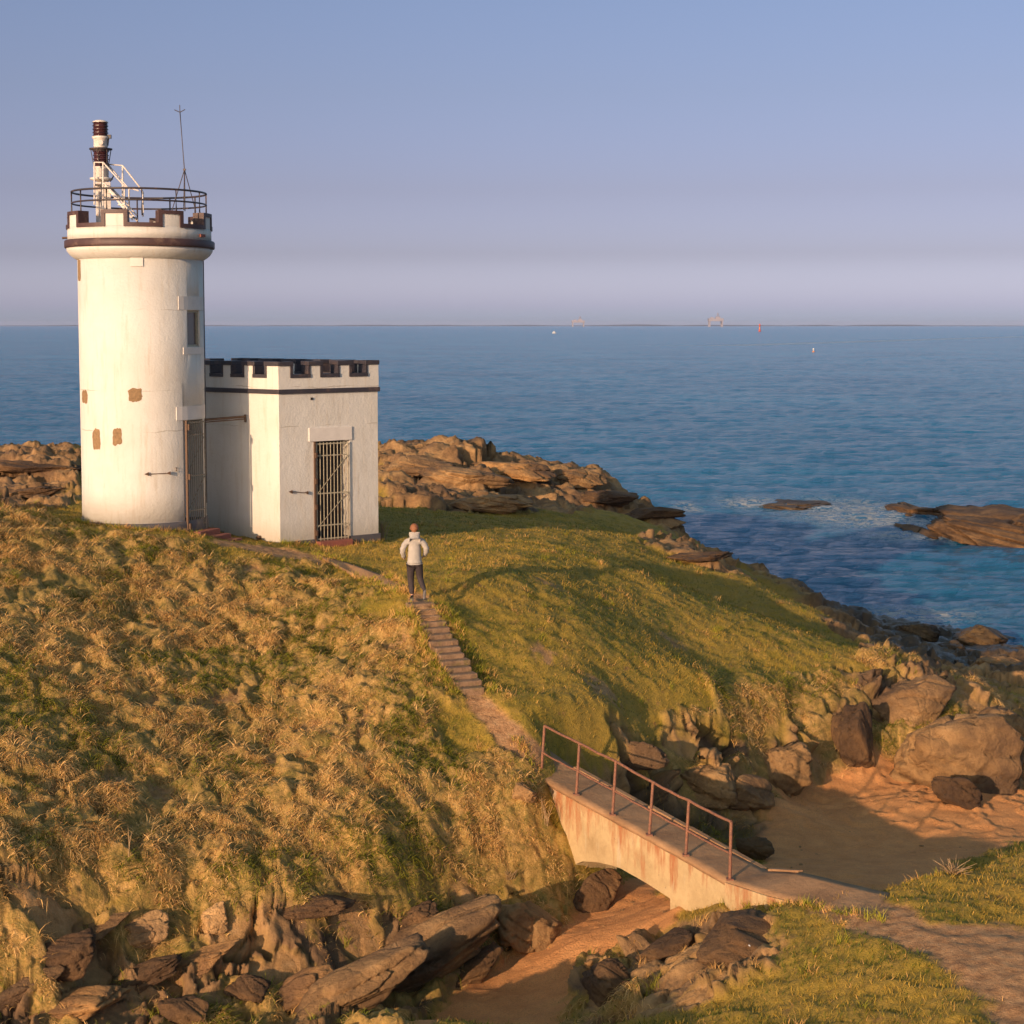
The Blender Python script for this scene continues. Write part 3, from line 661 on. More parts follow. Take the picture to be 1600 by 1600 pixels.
FAR = [(640, 728, 110, 55, 'rock', 'far brown rock block right behind the small building'), (725, 742, 120, 60, 'rock', 'far rock block split by a vertical crack'), (800, 735, 120, 45, 'rock_tan', 'far humped rock with an orange lichen top'),
 (900, 742, 80, 45, 'rock', 'far slanting rock slab at the crest of the headland'), (760, 782, 110, 40, 'rock_tan', 'pale hollowed rock at the edge of the far lawn'), (950, 775, 90, 35, 'rock_dark', 'dark rock falling towards the tip of the headland'),
 (1010, 800, 90, 32, 'rock_dark', 'low dark rock near the tip of the headland'), (1045, 815, 50, 26, 'rock', 'last brown rock at the tip of the headland'),
 (60, 725, 140, 34, 'rock_dark', 'dark rock ridge seen left of the tower'), (40, 765, 120, 34, 'rock_dark', 'dark low rock in front of the ridge left of the tower'),
 (1100, 865, 90, 22, 'rock_dark', 'thin dark ledge poking from the grass above the sea')]
for k, (u, v, a, b_, mt_, lb) in enumerate(FAR):
    rockpx(lb, u, v+5, a*1.5, b_*.85, mt_, 80+k, .1*(k % 4), .05*((k % 3)-1), .6, .6, group='rocks of the far headland')
SHORE = [(1535, 1000, 130, 40, 'rock_wet', 'long dark slab with a green top at the sea edge'), (1425, 992, 90, 26, 'rock_wet', 'low weedy rock between two pools at the sea edge'), (1340, 985, 80, 40, 'rock_wet', 'dark wet rock below the grass edge at the sea'),
 (1290, 965, 70, 36, 'rock_wet', 'dark rock where the shore rocks begin'), (1560, 1045, 110, 32, 'rock', 'tan smooth rock beyond the shaded gap at right'), (1480, 1022, 80, 26, 'rock_wet', 'weedy rock behind the white pool'), (1390, 1020, 60, 18, 'rock_wet', 'small weedy rock in front of the long pool')]
for k, (u, v, a, b_, mt_, lb) in enumerate(SHORE):
    c = PZ(u, v, .35); kk = c[1]/F
    boulder(lb, c, (a*kk/2, a*kk/2*.8, b_*kk/2+.3), mt_, 100+k, .15*k, .05, group='wet rocks along the sea edge')
SK = [('low dark skerry breaking the waves in mid water', 1235, 789, 150, 11, 3.2, 'rock_wet', 1.2), ('brown skerry with foam at its left end', 1425, 800, 130, 17, 6, 'rock_dark', 1.3), ('large brown reef running out of the right edge', 1560, 838, 300, 34, 9, 'rock_dark', 1.4), ('low rock tongue in front of the brown reef', 1430, 831, 90, 12, 4, 'rock_dark', 1.2)]
for k, (lb, u, v, a, hp, dy, mt_, _) in enumerate(SK):
    c = PZ(u, v, 0); kk = c[1]/F
    boulder(lb, (c[0], c[1], -.25), (a*kk/2, dy, hp*kk*1.25), mt_, 120+k, .03*k, 0, name='skerry', group='skerries in the sea', sub=6, rough=.3)
# guano and shells
mbs = MB()
for k, (u, v) in enumerate(L('1128,1487 1155,1462 1160,1452 1142,1495 1170,1500')):
    g = G(u, v); boulder('small white stone lying on the dark rock dome of the near bank', (g[0], g[1]-.05, g[2]+.25), (.05-.008*k, .035, .015), 'whitepaint', 140+k, name='white_stone', cat='stone', group='white stones on the dark rock dome', sub=2)

# ------------------------------------------------------------------ lighthouse tower
ux, uy = -TC[0], -TC[1]; nn_ = math.hypot(ux, uy); TOC = Vector((ux/nn_, uy/nn_, 0)); TR = Vector((TOC.y*-1, TOC.x, 0)); TR = Vector((-TOC.y, TOC.x, 0))
if TR.x < 0: TR = -TR
Cx, Cy = TC[0], TC[1]; RT = 1.70
def cyl(phi, z, r): q = TR*math.sin(phi)+TOC*math.cos(phi); return Vector((Cx+q.x*r, Cy+q.y*r, z))
def phi_u(u, r=RT, v=640): return math.asin(max(-1, min(1, (u-219-(v-450)*.0162)/(r/RT*98.3))))
def zv(v, d): return P(200, v, d)[2]
def zt(v, phi=0., r=RT): return zv(v, 46.5-r*math.cos(phi))
tower = empty('lighthouse', (Cx, Cy, 7.0), 'white round lighthouse tower with dark crenellated parapet on the headland', 'lighthouse')
INV = Matrix.Translation((-Cx, -Cy, -7.0))
def tb(mb, name, m, parent=None, bevel=0, fix=True):
    o = mb.build(name, m, None, bevel, fix); o.data.transform(INV); o.parent = parent or tower; return o
zb = 7.13
mb = MB(); mb.lathe([(RT+.01, zb), (RT, 8), (RT, 11), (RT, zt(403))], (Cx, Cy, 0), 128)
wall = mb.build('wall', M['render'])
phd = phi_u(304.5, RT, 740); DW = .95
def frame_at(phi, r, z):
    n_ = TR*math.sin(phi)+TOC*math.cos(phi); t_ = Vector((-n_.y, n_.x, 0))
    if t_.dot(TR) < 0: t_ = -t_
    return cyl(phi, z, r), n_, t_
zd1 = zt(657, phd); zd0 = zt(826, phd)-.05
pd, nd, td = frame_at(phd, RT, (zd0+zd1)/2)
c = MB(); c.box(pd, (DW, 1.0, zd1-zd0), ax=(td, nd, Vector((0, 0, 1)))); cc = c.build('cutter', M['dark']); cut(wall, cc)
phw = phi_u(302, RT, 513); zw0, zw1 = zt(542, phw), zt(485, phw)
pw, nw, tw = frame_at(phw, RT, (zw0+zw1)/2)
c = MB(); c.box(pw, (.62, .36, zw1-zw0), ax=(tw, nw, Vector((0, 0, 1)))); cc = c.build('cutter', M['dark']); cut(wall, cc)
wall.data.transform(INV); wall.parent = tower
mb = MB(); mb.lathe([(RT+.06, 6.2), (RT+.06, 7.02), (RT+.04, zb), (RT-.1, zb)], (Cx, Cy, 0), 96); tb(mb, 'plinth', M['plinth'])
z1, z2, z3, z4, z5, z6 = zt(403), zt(389), zt(384.5), zt(372), zt(351), zt(328)
mb = MB(); mb.lathe([(RT-.05, z1-.02), (RT+.02, z1), (RT+.10, z1+.05), (RT+.2, z1+.13), (RT+.275, z2), (RT+.285, z3), (RT-.2, z3)], (Cx, Cy, 0), 128); tb(mb, 'cornice', M['render'])
mb = MB(); mb.lathe([(1.7, z3), (RT+.325, z3), (RT+.34, z3+.03), (RT+.34, z4-.03), (RT+.31, z4), (1.7, z4)], (Cx, Cy, 0), 128, cap=False); tb(mb, 'band', M['trim'])
RO, RI = RT+.25, RT-.02
def arc_block(mb, a0, a1, r0, r1, za, zb_, nseg=8, over=0):
    for k in range(nseg):
        p, q = a0+(a1-a0)*k/nseg, a0+(a1-a0)*(k+1)/nseg
        mb.hexa([cyl(p, za, r0), cyl(p, za, r1), cyl(q, za, r1), cyl(q, za, r0), cyl(p, zb_, r0), cyl(p, zb_, r1), cyl(q, zb_, r1), cyl(q, zb_, r0)])
mb = MB(); mb.lathe([(RI, z4), (RO, z4), (RO, z5-.03), (RI, z5-.03), (RI, z4)], (Cx, Cy, 0), 128, cap=False); tb(mb, 'parapet', M['render'])
mb = MB(); mb.lathe([(.001, z4-.1), (1.75, z4-.1)], (Cx, Cy, 0), 48, cap=False); tb(mb, 'roof_deck', M['plinth'])
gap = R(30); per = R(45); g0 = R(2.6)
for k in range(8):
    c0 = g0+per*k; m0 = c0+gap/2; m1 = c0+per-gap/2; e = R(3.1)
    mb = MB(); arc_block(mb, m0+.002, m1-.002, RI, RO, z5-.028, z6-.10); tb(mb, 'merlon', M['render'])
    mb = MB()
    arc_block(mb, m0-e, m1+e, RI-.03, RO+.035, z6-.098, z6+.0, 10)          # cap over merlon
    arc_block(mb, m0-e, m0, RI-.03, RO+.035, z5+.055, z6-.10, 2); arc_block(mb, m1, m1+e, RI-.03, RO+.035, z5+.055, z6-.10, 2)
    arc_block(mb, c0-gap/2, c0+gap/2, RI-.03, RO+.035, z5-.055, z5+.053, 12)
    tb(mb, 'coping', M['trim'])
# window, lintels, door
mb = MB(); f_ = lambda du, dz, sx_, sz_, out, dp: mb.box(pw+tw*du+Vector((0, 0, dz))+nw*out, (sx_, dp, sz_), ax=(tw, nw, Vector((0, 0, 1))))
hw = (zw1-zw0)/2
f_(-.27, 0, .06, 2*hw, -.1, .06); f_(.27, 0, .06, 2*hw, -.1, .06); f_(0, hw-.03, .48, .06, -.1, .06); f_(0, -hw+.03, .48, .06, -.1, .06)
wn = tb(mb, 'window', M['cream'])
mb = MB(); mb.box(pw-nw*.13, (.5, .02, 2*hw-.1), ax=(tw, nw, Vector((0, 0, 1)))); tb(mb, 'pane', M['glass'], wn)
def curved_plate(u0, u1, v0, v1, r_out=.03, nseg=8):
    a, b = phi_u(u0, RT, v0), phi_u(u1, RT, v0); mb = MB(); arc_block(mb, a, b, RT-.03, RT+r_out, zt(v1, (a+b)/2), zt(v0, (a+b)/2), nseg); return mb
tb(curved_plate(276, 316.5, 463, 484, .018), 'window_lintel', M['lintel'])
tb(curved_plate(284, 316.5, 543, 553.5, .018), 'window_sill', M['lintel'])
tb(curved_plate(273, 319, 635, 656, .022), 'door_lintel', M['lintel'])
tb(curved_plate(203, 222, 402, 416, .03), 'vent_hood', M['lintel'])
tb(curved_plate(312, 316.3, 352, 358, .22), 'wall_lamp', M['redglass']) if 0 else None
mb = MB(); mb.box(pd-nd*.52+Vector((0, 0, 0)), (DW+.02, .03, zd1-zd0), ax=(td, nd, Vector((0, 0, 1)))); tb(mb, 'door_shade', M['dark'])  # near-black sheet: shade inside the doorway put into its colour
def gate(o, t_, n_, wdt, z0, z1, nb=9, name='gate', parent=None, inv=None, out=.04, gm_=None):
    gm_ = gm_ or M['cream']
    """barred iron gate hinged at o along t_"""
    mb = MB(); zz = Vector((0, 0, 1)); s = n_*out
    for z_ in (z0+.16, z0+.55, (z0+z1)/2, z1-.38, z1-.04):
        mb.box(Vector((o.x, o.y, z_))+t_*wdt/2+s, (wdt, .018, .035), ax=(t_, n_, zz))
    for k in range(nb):
        x = .02+(wdt-.04)*k/(nb-1); mb.tube([Vector((o.x, o.y, z0))+t_*x+s, Vector((o.x, o.y, z1))+t_*x+s], .018 if k in (0, nb-1) else .0125, 6)
    mb.tube([Vector((o.x, o.y, (z0+z1)/2))+t_*.03+s*1.3, Vector((o.x, o.y, z1-.4))+t_*(wdt-.03)+s*1.3], .01, 5)
    mb.tube([Vector((o.x, o.y, z0+.5))+t_*.03+s*1.3, Vector((o.x, o.y, (z0+z1)/2))+t_*(wdt-.03)+s*1.3], .01, 5)
    ob = mb.build(name, gm_, None)
    if inv is not None: ob.data.transform(inv)
    ob.parent = parent; return ob
gd = (td*.98+nd*.12).normalized(); gn = Vector((-gd.y, gd.x, 0)); gn = gn if gn.dot(nd) > 0 else -gn
gt = gate(pd-td*.40-nd*.10, gd, gn, .84, zd0-.02, zd1-.03, 10, parent=tower, inv=INV, gm_=M['gate'])
mb = MB()
for k in range(3): mb.box(Vector((pd.x, pd.y, zd0+.12+k*(zd1-zd0-.3)/2))-td*.40+nd*.05, (.07, .07, .16), ax=(td, nd, Vector((0, 0, 1))))
mb.box(Vector((pd.x, pd.y, (zd0+zd1)/2))-td*.44+nd*.0, (.05, .06, zd1-zd0), ax=(td, nd, Vector((0, 0, 1))))
tb(mb, 'gate_post', M['iron'])
mb = MB()
for k, (dn, h) in enumerate(((.25, .0), (.55, -.14), (.85, -.27))):
    mb.box(Vector((pd.x, pd.y, zd0-.12+h))+nd*dn+td*.05, (1.0+.2*k, .32, .2), ax=(td, nd, Vector((0, 0, 1))))
tb(mb, 'doorstep', M['brick'], None, .01)
def patch(u0, u1, v0, v1, seed):
    rg = np.random.default_rng(seed); nx_, nz_ = 8, 6; a, b = phi_u(u0, RT, v0), phi_u(u1, RT, v0); za, zc = zt(v1, (a+b)/2), zt(v0, (a+b)/2)
    ring = []
    for i in range(36):
        q_ = 2*math.pi*i/36; c_, s_ = math.cos(q_), math.sin(q_); m_ = (abs(c_)**5+abs(s_)**5)**(-.2)
        m_ *= 1+.16*float(perlin(c_*1.7+seed*3.1, s_*1.7, seed))+.10*float(perlin(c_*5+seed, s_*5, seed+3))
        ring.append((.5+.5*c_*m_, .5+.5*s_*m_))
    mb = MB(); vs = [cyl(a+(b-a)*s, za+(zc-za)*t, RT+.006) for s, t in ring]+[cyl((a+b)/2, (za+zc)/2, RT+.012)]
    n_ = len(ring); mb.add(vs, [(i, (i+1) % n_, n_) for i in range(n_)]); return mb
for q in ((199.5, 220, 607, 628, 1), (127.5, 137, 609, 629, 2), (144.5, 156.5, 669, 702, 3), (175.5, 189.5, 669, 695, 4), (121.5, 126, 405, 440, 5)):
    tb(patch(*q), 'exposed_patch', M['patch'])
def arrow(a, b, up=Vector((0, 0, 1)), n_=Vector((0, -1, 0)), h=.05, L_=.12):
    mb = MB(); d = (b-a).normalized(); mb.tube([a+d*L_*.8, b-d*L_*.8], .011, 6)
    for p, s in ((a, 1), (b-d*L_, 1) if False else (b, -1)):
        q = d*s; tip = p; base = p+q*L_
        if s == -1: tip, base = p-d*L_, p     # the right-hand head also points left
        vs = [tip-n_*.02, base+up*h-n_*.02, base-up*h-n_*.02, tip+n_*.02, base+up*h+n_*.02, base-up*h+n_*.02]
        mb.add(vs, [(0, 1, 2), (3, 5, 4), (0, 3, 4, 1), (1, 4, 5, 2), (2, 5, 3, 0)])
    return mb
pa, pb = cyl(phi_u(222), zt(741, phi_u(222)), RT+.03), cyl(phi_u(261.5), zt(740, phi_u(261)), RT+.03)
pm = cyl(phi_u(242), zt(740, phi_u(242)), RT+.03); nm = TR*math.sin(phi_u(242))+TOC*math.cos(phi_u(242))
tb(arrow(pa+nm*.03, pb+nm*.03, n_=nm), 'wall_anchor', M['iron'])
hk = cyl(phi_u(271), zt(732, phi_u(271)), RT)
mb = MB(); mb.tube([hk, hk+nm*.08, hk+nm*.08+Vector((0, 0, -.06)), hk+nm*.03+Vector((0, 0, -.09))], .014, 6); tb(mb, 'wall_hook', M['iron'])
ph = R(66)
mb = MB(); arc_block(mb, phi_u(313, RO)+.0, phi_u(313, RO)+.12, RO, RO+.06, zt(370, R(60)), zt(365.5, R(60)), 2); tb(mb, 'name_plate', M['brick'])
mb = MB(); mb.tube([cyl(-R(86), zt(368), RO-.02), cyl(-R(86), zt(368)-.01, RO+.14)], .03, 8); tb(mb, 'overflow_pipe', M['iron'])
# cable down the right flank
mb = MB(); mb.tube([cyl(R(86), z, RT+.02) for z in (7.5, 8.5, 9.5, 10.5, 11.5, 12.5, 13.5, z1)], .016, 5); tb(mb, 'cable', M['plinth'])
# roof railing
RR = RT+.12; zr1, zr2 = zt(302, R(90)), zt(319.5, R(90))
rail = MB(); rail.tube([cyl(2*math.pi*k/72, zr1, RR) for k in range(72)], .028, 8, closed=True); rl = tb(rail, 'roof_railing', M['darkmetal'])
mb = MB(); mb.tube([cyl(2*math.pi*k/72, zr2, RR) for k in range(72)], .024, 8, closed=True); tb(mb, 'lower_rail', M['darkmetal'], rl)
for k in range(12):
    a = R(-62+30*k+4); mb = MB(); mb.tube([cyl(a, z6-.14, RR+.12), cyl(a, z6+.02, RR), cyl(a, zr1, RR)], .022, 8); tb(mb, 'railing_post', M['darkmetal'], rl)

# beacon
BX = P(158.8, 300, 46.0); bx, by = BX[0], BX[1]
bz = lambda v: zv(v, 46.0)
beacon = empty('beacon_light', (bx, by, z4-.1), 'stacked white and dark red beacon lantern standing on the tower roof', 'beacon light')
BI = Matrix.Translation((-bx, -by, -(z4-.1)))
def bb(mb, name, m, parent=None, bevel=0):
    o = mb.build(name, m, None, bevel); o.data.transform(BI); o.parent = parent or beacon; return o
mb = MB(); mb.box((bx+.04, by, (z4-.1+bz(285))/2), (.40, .36, bz(285)-z4+.1), rz=.25)
mb.box((bx-.03, by-.25, bz(308)), (.07, .04, .28), rz=.25); bb(mb, 'pedestal', M['whitemetal'], None, .01)
k_ = 46.0/F
mb = MB(); mb.lathe([(.02, bz(285)), (.17, bz(283)), (.30, bz(281)), (.31, bz(278.5)), (.19, bz(277))], (bx, by, 0), 32); bb(mb, 'lower_flange', M['whitemetal'])
mb = MB(); mb.lathe([(.175, bz(278)), (.175, bz(265)), (.215, bz(263)), (.215, bz(261))], (bx, by, 0), 32); bb(mb, 'lower_housing', M['whitemetal'])
def lens(v0, v1, r, name):
    mb = MB(); prof = []; n_ = 4; H_ = bz(v0)-bz(v1)
    for i in range(n_):
        z_ = bz(v1)+H_*i/n_
        prof += [(r, z_), (r, z_+H_/n_*.12), (r*.86, z_+H_/n_*.16), (r*.92, z_+H_/n_*.5), (r*.86, z_+H_/n_*.84), (r, z_+H_/n_*.88)]
    prof.append((r, bz(v0))); mb.lathe(prof, (bx, by, 0), 36, smooth=False); return bb(mb, name, M['redglass'])
lens(237, 261, .215, 'lower_lens')
mb = MB(); mb.lathe([(.215, bz(237)), (.23, bz(235.5)), (.19, bz(234.5)), (.31, bz(234)), (.31, bz(232)), (.17, bz(231))], (bx, by, 0), 32); bb(mb, 'middle_plate', M['darkmetal'])
mb = MB(); mb.lathe([(.17, bz(231.5)), (.19, bz(229)), (.19, bz(218)), (.225, bz(216.5)), (.225, bz(213.5)), (.19, bz(213))], (bx, by, 0), 32)
mb.tube([(bx+.05, by-.19, bz(224)), (bx+.06, by-.24, bz(224))], .065, 12); bb(mb, 'upper_housing', M['whitemetal'])
lens(191.5, 213, .213, 'upper_lens')
mb = MB(); mb.lathe([(.213, bz(191.5)), (.2, bz(190)), (.12, bz(188)), (.01, bz(187))], (bx, by, 0), 32); bb(mb, 'cap', M['whitemetal'])
mb = MB()
for a in (20, 140, 200, 260, 320): mb.tube([(bx+.27*math.cos(R(a)), by+.27*math.sin(R(a)), bz(234)), (bx+.20*math.cos(R(a+15)), by+.20*math.sin(R(a+15)), bz(262))], .012, 5)
mb.box((bx+.24, by, bz(213.5)), (.1, .1, .1)); mb.tube([(bx+.22, by, bz(216)), (bx+.19, by, bz(228))], .02, 6)
mb.tube([(bx+.22, by-.05, bz(262)), (bx+.33, by-.05, bz(270)), (bx+.34, by-.05, bz(276)), (bx+.25, by-.05, bz(284))], .018, 6)
bb(mb, 'brace', M['darkmetal'])
# access stair beside the beacon
sb = P(190, 320, 46.0); st = empty('roof_stair', (sb[0], sb[1], z4-.1), 'white metal access stair with handrails leading up to the beacon', 'stair')
SI = Matrix.Translation((-sb[0], -sb[1], -(z4-.1)))
def sbld(mb, name, m, parent=None): o = mb.build(name, m); o.data.transform(SI); o.parent = parent or st; return o
def q(u, v, dy=0): return Vector(P(u, v, 46.0))+Vector((0, dy, 0))
for dy in (-.42, .12):
    mb = MB(); mb.box(((q(170, 291, dy)+q(213, 345, dy))/2), ((q(213, 345)-q(170, 291)).length, .02, .05), ax=((q(213, 345)-q(170, 291)).normalized(), Vector((0, 1, 0)), (q(213, 345)-q(170, 291)).normalized().cross(Vector((0, 1, 0))))); sbld(mb, 'stringer', M['whitemetal'])
    mb = MB(); mb.tube([q(153, 256, dy), q(167, 256, dy), q(200, 293+(dy > 0)*2, dy), q(222, 300, dy) if dy < 0 else q(217, 292, dy)], .022, 6)
    mb.tube([q(168, 288, dy), q(195, 316, dy), q(212, 336, dy)], .02, 6)
    for (uu, v0, v1) in ((153.5, 256, 322), (167, 256, 326), (200, 293, 338)): mb.tube([q(uu, v0, dy), q(uu, v1, dy)], .024, 6)
    sbld(mb, 'handrail', M['whitemetal'])
mb = MB(); mb.tube([q(190, 258, .12), q(190, 320, .12)], .024, 6); mb.tube([q(190, 258, .12), q(217, 292, .12), q(222, 300, .12), q(222, 338, .12)], .024, 6); mb.tube([q(167, 256, .12), q(190, 258, .12)], .02, 6); sbld(mb, 'handrail', M['whitemetal'])
for k in range(6):
    mb = MB(); c_ = q(172+7.4*k, 294+9.2*k, -.15); mb.box(c_, (.16, .54, .025)); sbld(mb, 'tread', M['whitemetal'])
mb = MB(); mb.box(q(160, 290, -.15), (.3, .5, .03)); sbld(mb, 'platform', M['darkmetal'])
# antenna
ap = Vector(P(288.2, 265, 46.6)); an = empty('aerial', (ap.x, ap.y, z4-.1), 'thin dark aerial on a tripod at the right of the tower roof', 'aerial')
AI = Matrix.Translation((-ap.x, -ap.y, -(z4-.1)))
def abld(mb, name): o = mb.build(name, M['darkmetal']); o.data.transform(AI); o.parent = an; return o
for (uu, vv, dy) in ((267, 330, .1), (304, 330, .2), (292, 330, -.45)):
    mb = MB(); e_ = Vector(P(uu, vv, 46.6))+Vector((0, dy, 0)); mb.tube([ap, e_], .013, 5); abld(mb, 'leg')
mb = MB(); mb.tube([Vector(P(289, 330, 46.6)), ap, Vector(P(281.2, 175.5, 46.6))], .015, 6); mb.box(ap, (.07, .07, .05)); abld(mb, 'mast')
mb = MB(); t0 = Vector(P(281.2, 175.5, 46.6))
for uu, vv in ((272.5, 171.5), (289.3, 171), (280.8, 164)): mb.tube([t0, Vector(P(uu, vv, 46.6))], .012, 5)
abld(mb, 'fork')

# ------------------------------------------------------------------ annex
A1 = Vector((*P(436.5, 700, 47.0)[:2], 0)); A2 = Vector((*P(590.5, 700, 49.1)[:2], 0)); A0 = Vector((*P(300, 700, 49.2)[:2], 0))
d1 = (A2-A1).normalized(); d0 = (A0-A1).normalized()
n1 = Vector((d1.y, -d1.x, 0)); n0 = Vector((-d0.y, d0.x, 0))
n1 = n1 if n1.dot(A1) < 0 else -n1; n0 = n0 if n0.dot(A1) < 0 else -n0
W1 = (A2-A1).length; W0 = 5.6
annex = empty('outbuilding', (A1.x, A1.y, 6.2), 'small flat-roofed white building with a crenellated parapet beside the tower', 'building')
XI = Matrix.Translation((-A1.x, -A1.y, -6.2))
def xb(mb, name, m, parent=None, bevel=0): o = mb.build(name, m, None, bevel); o.data.transform(XI); o.parent = parent or annex; return o
B0 = A1+d0*W0; B2 = A2+d0*W0
quad = lambda off: [tuple((p-(d0*s0+d1*s1)*off)[:2]) for p, s0, s1 in ((A1, 1, 1), (A2, 1, -1), (B2, -1, -1), (B0, -1, 1))]
zA = lambda v: P(436, v, 47.0)[2]
zp, zb1, zb2, zs, ztop = zA(847.5), zA(616), zA(608.7), zA(591), zA(565)
mb = MB(); mb.prism(quad(0), zp, zb1); wl = mb.build('wall', M['render'])
def on1(s, z, out=0.): v_ = A1+d1*s+n1*out; return Vector((v_.x, v_.y, z))
def on0(s, z, out=0.): v_ = A1+d0*s+n0*out; return Vector((v_.x, v_.y, z))
def s1u(u):
    k = (u-800)/F/ (ray(u, 700)[1]); a = A1; return (k*a.y-a.x)/(d1.x-k*d1.y)
def s0u(u):
    k = (u-800)/F/(ray(u, 700)[1]); a = A1; return (k*a.y-a.x)/(d0.x-k*d0.y)
sa_, sb_ = s1u(491), s1u(546.5); zda, zdb = P(518, 688, 48.2)[2], zp-.12
ZZ = Vector((0, 0, 1))
c = MB(); c.box(on1((sa_+sb_)/2, (zda+zdb)/2), (sb_-sa_, .9, zda-zdb), ax=(d1, n1, ZZ)); cut(wl, c.build('cutter', M['dark'])); wl.data.transform(XI); wl.parent = annex
mb = MB(); mb.prism(quad(.04), 5.3, zp-.001); pl_ = mb.build('plinth', M['plinth'])
c = MB(); c.box(on1((sa_+sb_)/2, zp), (sb_-sa_, .9, .26), ax=(d1, n1, ZZ)); cut(pl_, c.build('cutter', M['dark'])); pl_.data.transform(XI); pl_.parent = annex
def ringwall(mb, off_out, thick, za, zb_):
    o = quad(off_out); i_ = quad(off_out-thick); n_ = 4
    vs = [(*p, za) for p in o]+[(*p, za) for p in i_]+[(*p, zb_) for p in o]+[(*p, zb_) for p in i_]
    fs = []
    for k in range(4):
        l = (k+1) % 4; fs += [(k, l, 8+l, 8+k), (4+l, 4+k, 12+k, 12+l), (8+k, 8+l, 12+l, 12+k), (l, k, 4+k, 4+l)]
    mb.add(vs, fs)
mb = MB(); ringwall(mb, .05, .4, zb1, zb2); xb(mb, 'band', M['trim2'], None, .008)
mb = MB(); ringwall(mb, .02, .34, zb2, zs); xb(mb, 'parapet', M['render'])
mb = MB(); mb.prism(quad(-.3), zb1-.02, zb1+.12); xb(mb, 'roof', M['dark'])
def cren(gaps, Wd, on, dr, nr, back=False):
    """merlons between the gaps along one side; returns nothing"""
    edges = [(-.02 if not back else -.02)]+[e for g_ in gaps for e in g_]+[Wd+.02]
    for k in range(0, len(edges), 2):
        a, b = edges[k], edges[k+1]
        if b-a < .05: continue
        mb = MB(); mb.box(on((a+b)/2, (zs+ztop-.13)/2, -.15), (b-a-(.004), .336, ztop-.13-zs), ax=(dr, nr, ZZ)); xb(mb, 'merlon', M['render'])
        mb = MB(); ea = .09 if k else .0; eb = .09 if k+2 < len(edges) else .0
        mb.box(on((a-ea+b+eb)/2, ztop-.065, -.15), (b-a+ea+eb, .42, .126), ax=(dr, nr, ZZ))
        if k: mb.box(on(a-.045, (zs+.1+ztop-.13)/2, -.15), (.086, .38, ztop-.13-zs-.1), ax=(dr, nr, ZZ))
        if k+2 < len(edges): mb.box(on(b+.045, (zs+.1+ztop-.13)/2, -.15), (.086, .38, ztop-.13-zs-.1), ax=(dr, nr, ZZ))
        xb(mb, 'coping', M['trim2'], None, .012)
    for a, b in gaps:
        mb = MB(); mb.box(on((a+b)/2, zs+.05, -.15), (b-a, .40, .1), ax=(dr, nr, ZZ)); xb(mb, 'gap_sill', M['trim2'])
g1_ = [(s1u(a), s1u(b)) for a, b in ((454, 485.5), (500.5, 531), (546, 574.5))]
cren(g1_, W1, on1, d1, n1)
g0_ = [(s0u(b), s0u(a)) for a, b in ((330.5, 351), (363, 384), (397.5, 419))]
lst = g0_[-1][1] if False else max(e for g_ in g0_ for e in g_); g0s = sorted(g0_)
k = g0s[-1][1]+.45
while k+.55 < W0-.3: g0s.append((k, k+.55)); k += 1.0
def on0b(s, z, out=0.): return on0(s, z, out)
cren([(a, b) for a, b in g0s if a > .05], W0, on0b, d0, n0)
def on2(s, z, out=0.): v_ = A2+d0*s-n0*0+(A2-A1).normalized()*out; return Vector((v_.x, v_.y, z))
def on3(s, z, out=0.): v_ = B0+d1*s-n1*out; return Vector((v_.x, v_.y, z))
cren([(.45+1.0*k, 1.0+1.0*k) for k in range(5)], W0, on2, d0, d1)
cren(g1_, W1, on3, d1, -n1)
# front door
ln = MB(); sl0, sl1 = s1u(482.5), s1u(549.5); zl0, zl1 = P(516, 688, 48.2)[2], P(516, 667, 48.2)[2]
ln.box(on1((sl0+sl1)/2, (zl0+zl1)/2, .01), (sl1-sl0, .05, zl1-zl0), ax=(d1, n1, ZZ)); xb(ln, 'door_lintel', M['lintel'], None, .006)
mb = MB(); mb.box(on1((sa_+sb_)/2, (zda+zdb)/2, -.435), (sb_-sa_+.02, .03, zda-zdb), ax=(d1, n1, ZZ)); dr_ = xb(mb, 'door_shade', M['dark'])  # near-black sheet behind the gate, interior shade put into its colour
gdd = (d1*.998+n1*.05).normalized(); gnn = Vector((gdd.y, -gdd.x, 0)); gnn = gnn if gnn.dot(n1) > 0 else -gnn
hh = on1(sa_+.06, 0, -.04)
gate(hh, gdd, gnn, s1u(541)-sa_-.02, zdb-.05, zda-.04, 10, parent=annex, inv=XI)
mb = MB()
for k in range(4): mb.box(on1(sa_+.02, zdb+.3+k*.75, .05), (.06, .08, .15), ax=(d1, n1, ZZ))
mb.box(on1(sa_+.0, (zda+zdb)/2, .02), (.05, .05, zda-zdb), ax=(d1, n1, ZZ)); xb(mb, 'gate_post', M['iron'])
mb = MB(); mb.box(on1((sa_+sb_)/2-.05, zp-.17, .12), (sb_-sa_-.1, .34, .22), ax=(d1, n1, ZZ)); mb.box(on1((sa_+sb_)/2-.15, zp-.38, .3), (sb_-sa_-.1, .3, .2), ax=(d1, n1, ZZ)); xb(mb, 'doorstep', M['brick'], None, .01)
a_, b_ = on1(s1u(449.5), P(450, 768, 47.2)[2], .045), on1(s1u(479.5), P(480, 768.5, 47.8)[2], .045)
xb(arrow(a_, b_, n_=n1, h=.05, L_=.11), 'wall_anchor', M['iron'])
mb = MB(); v_ = on1(s1u(487.5), P(487, 622.5, 47.9)[2], .0); mb.box(v_, (.07, .05, .07), ax=(d1, n1, ZZ)); xb(mb, 'vent', M['dark'])
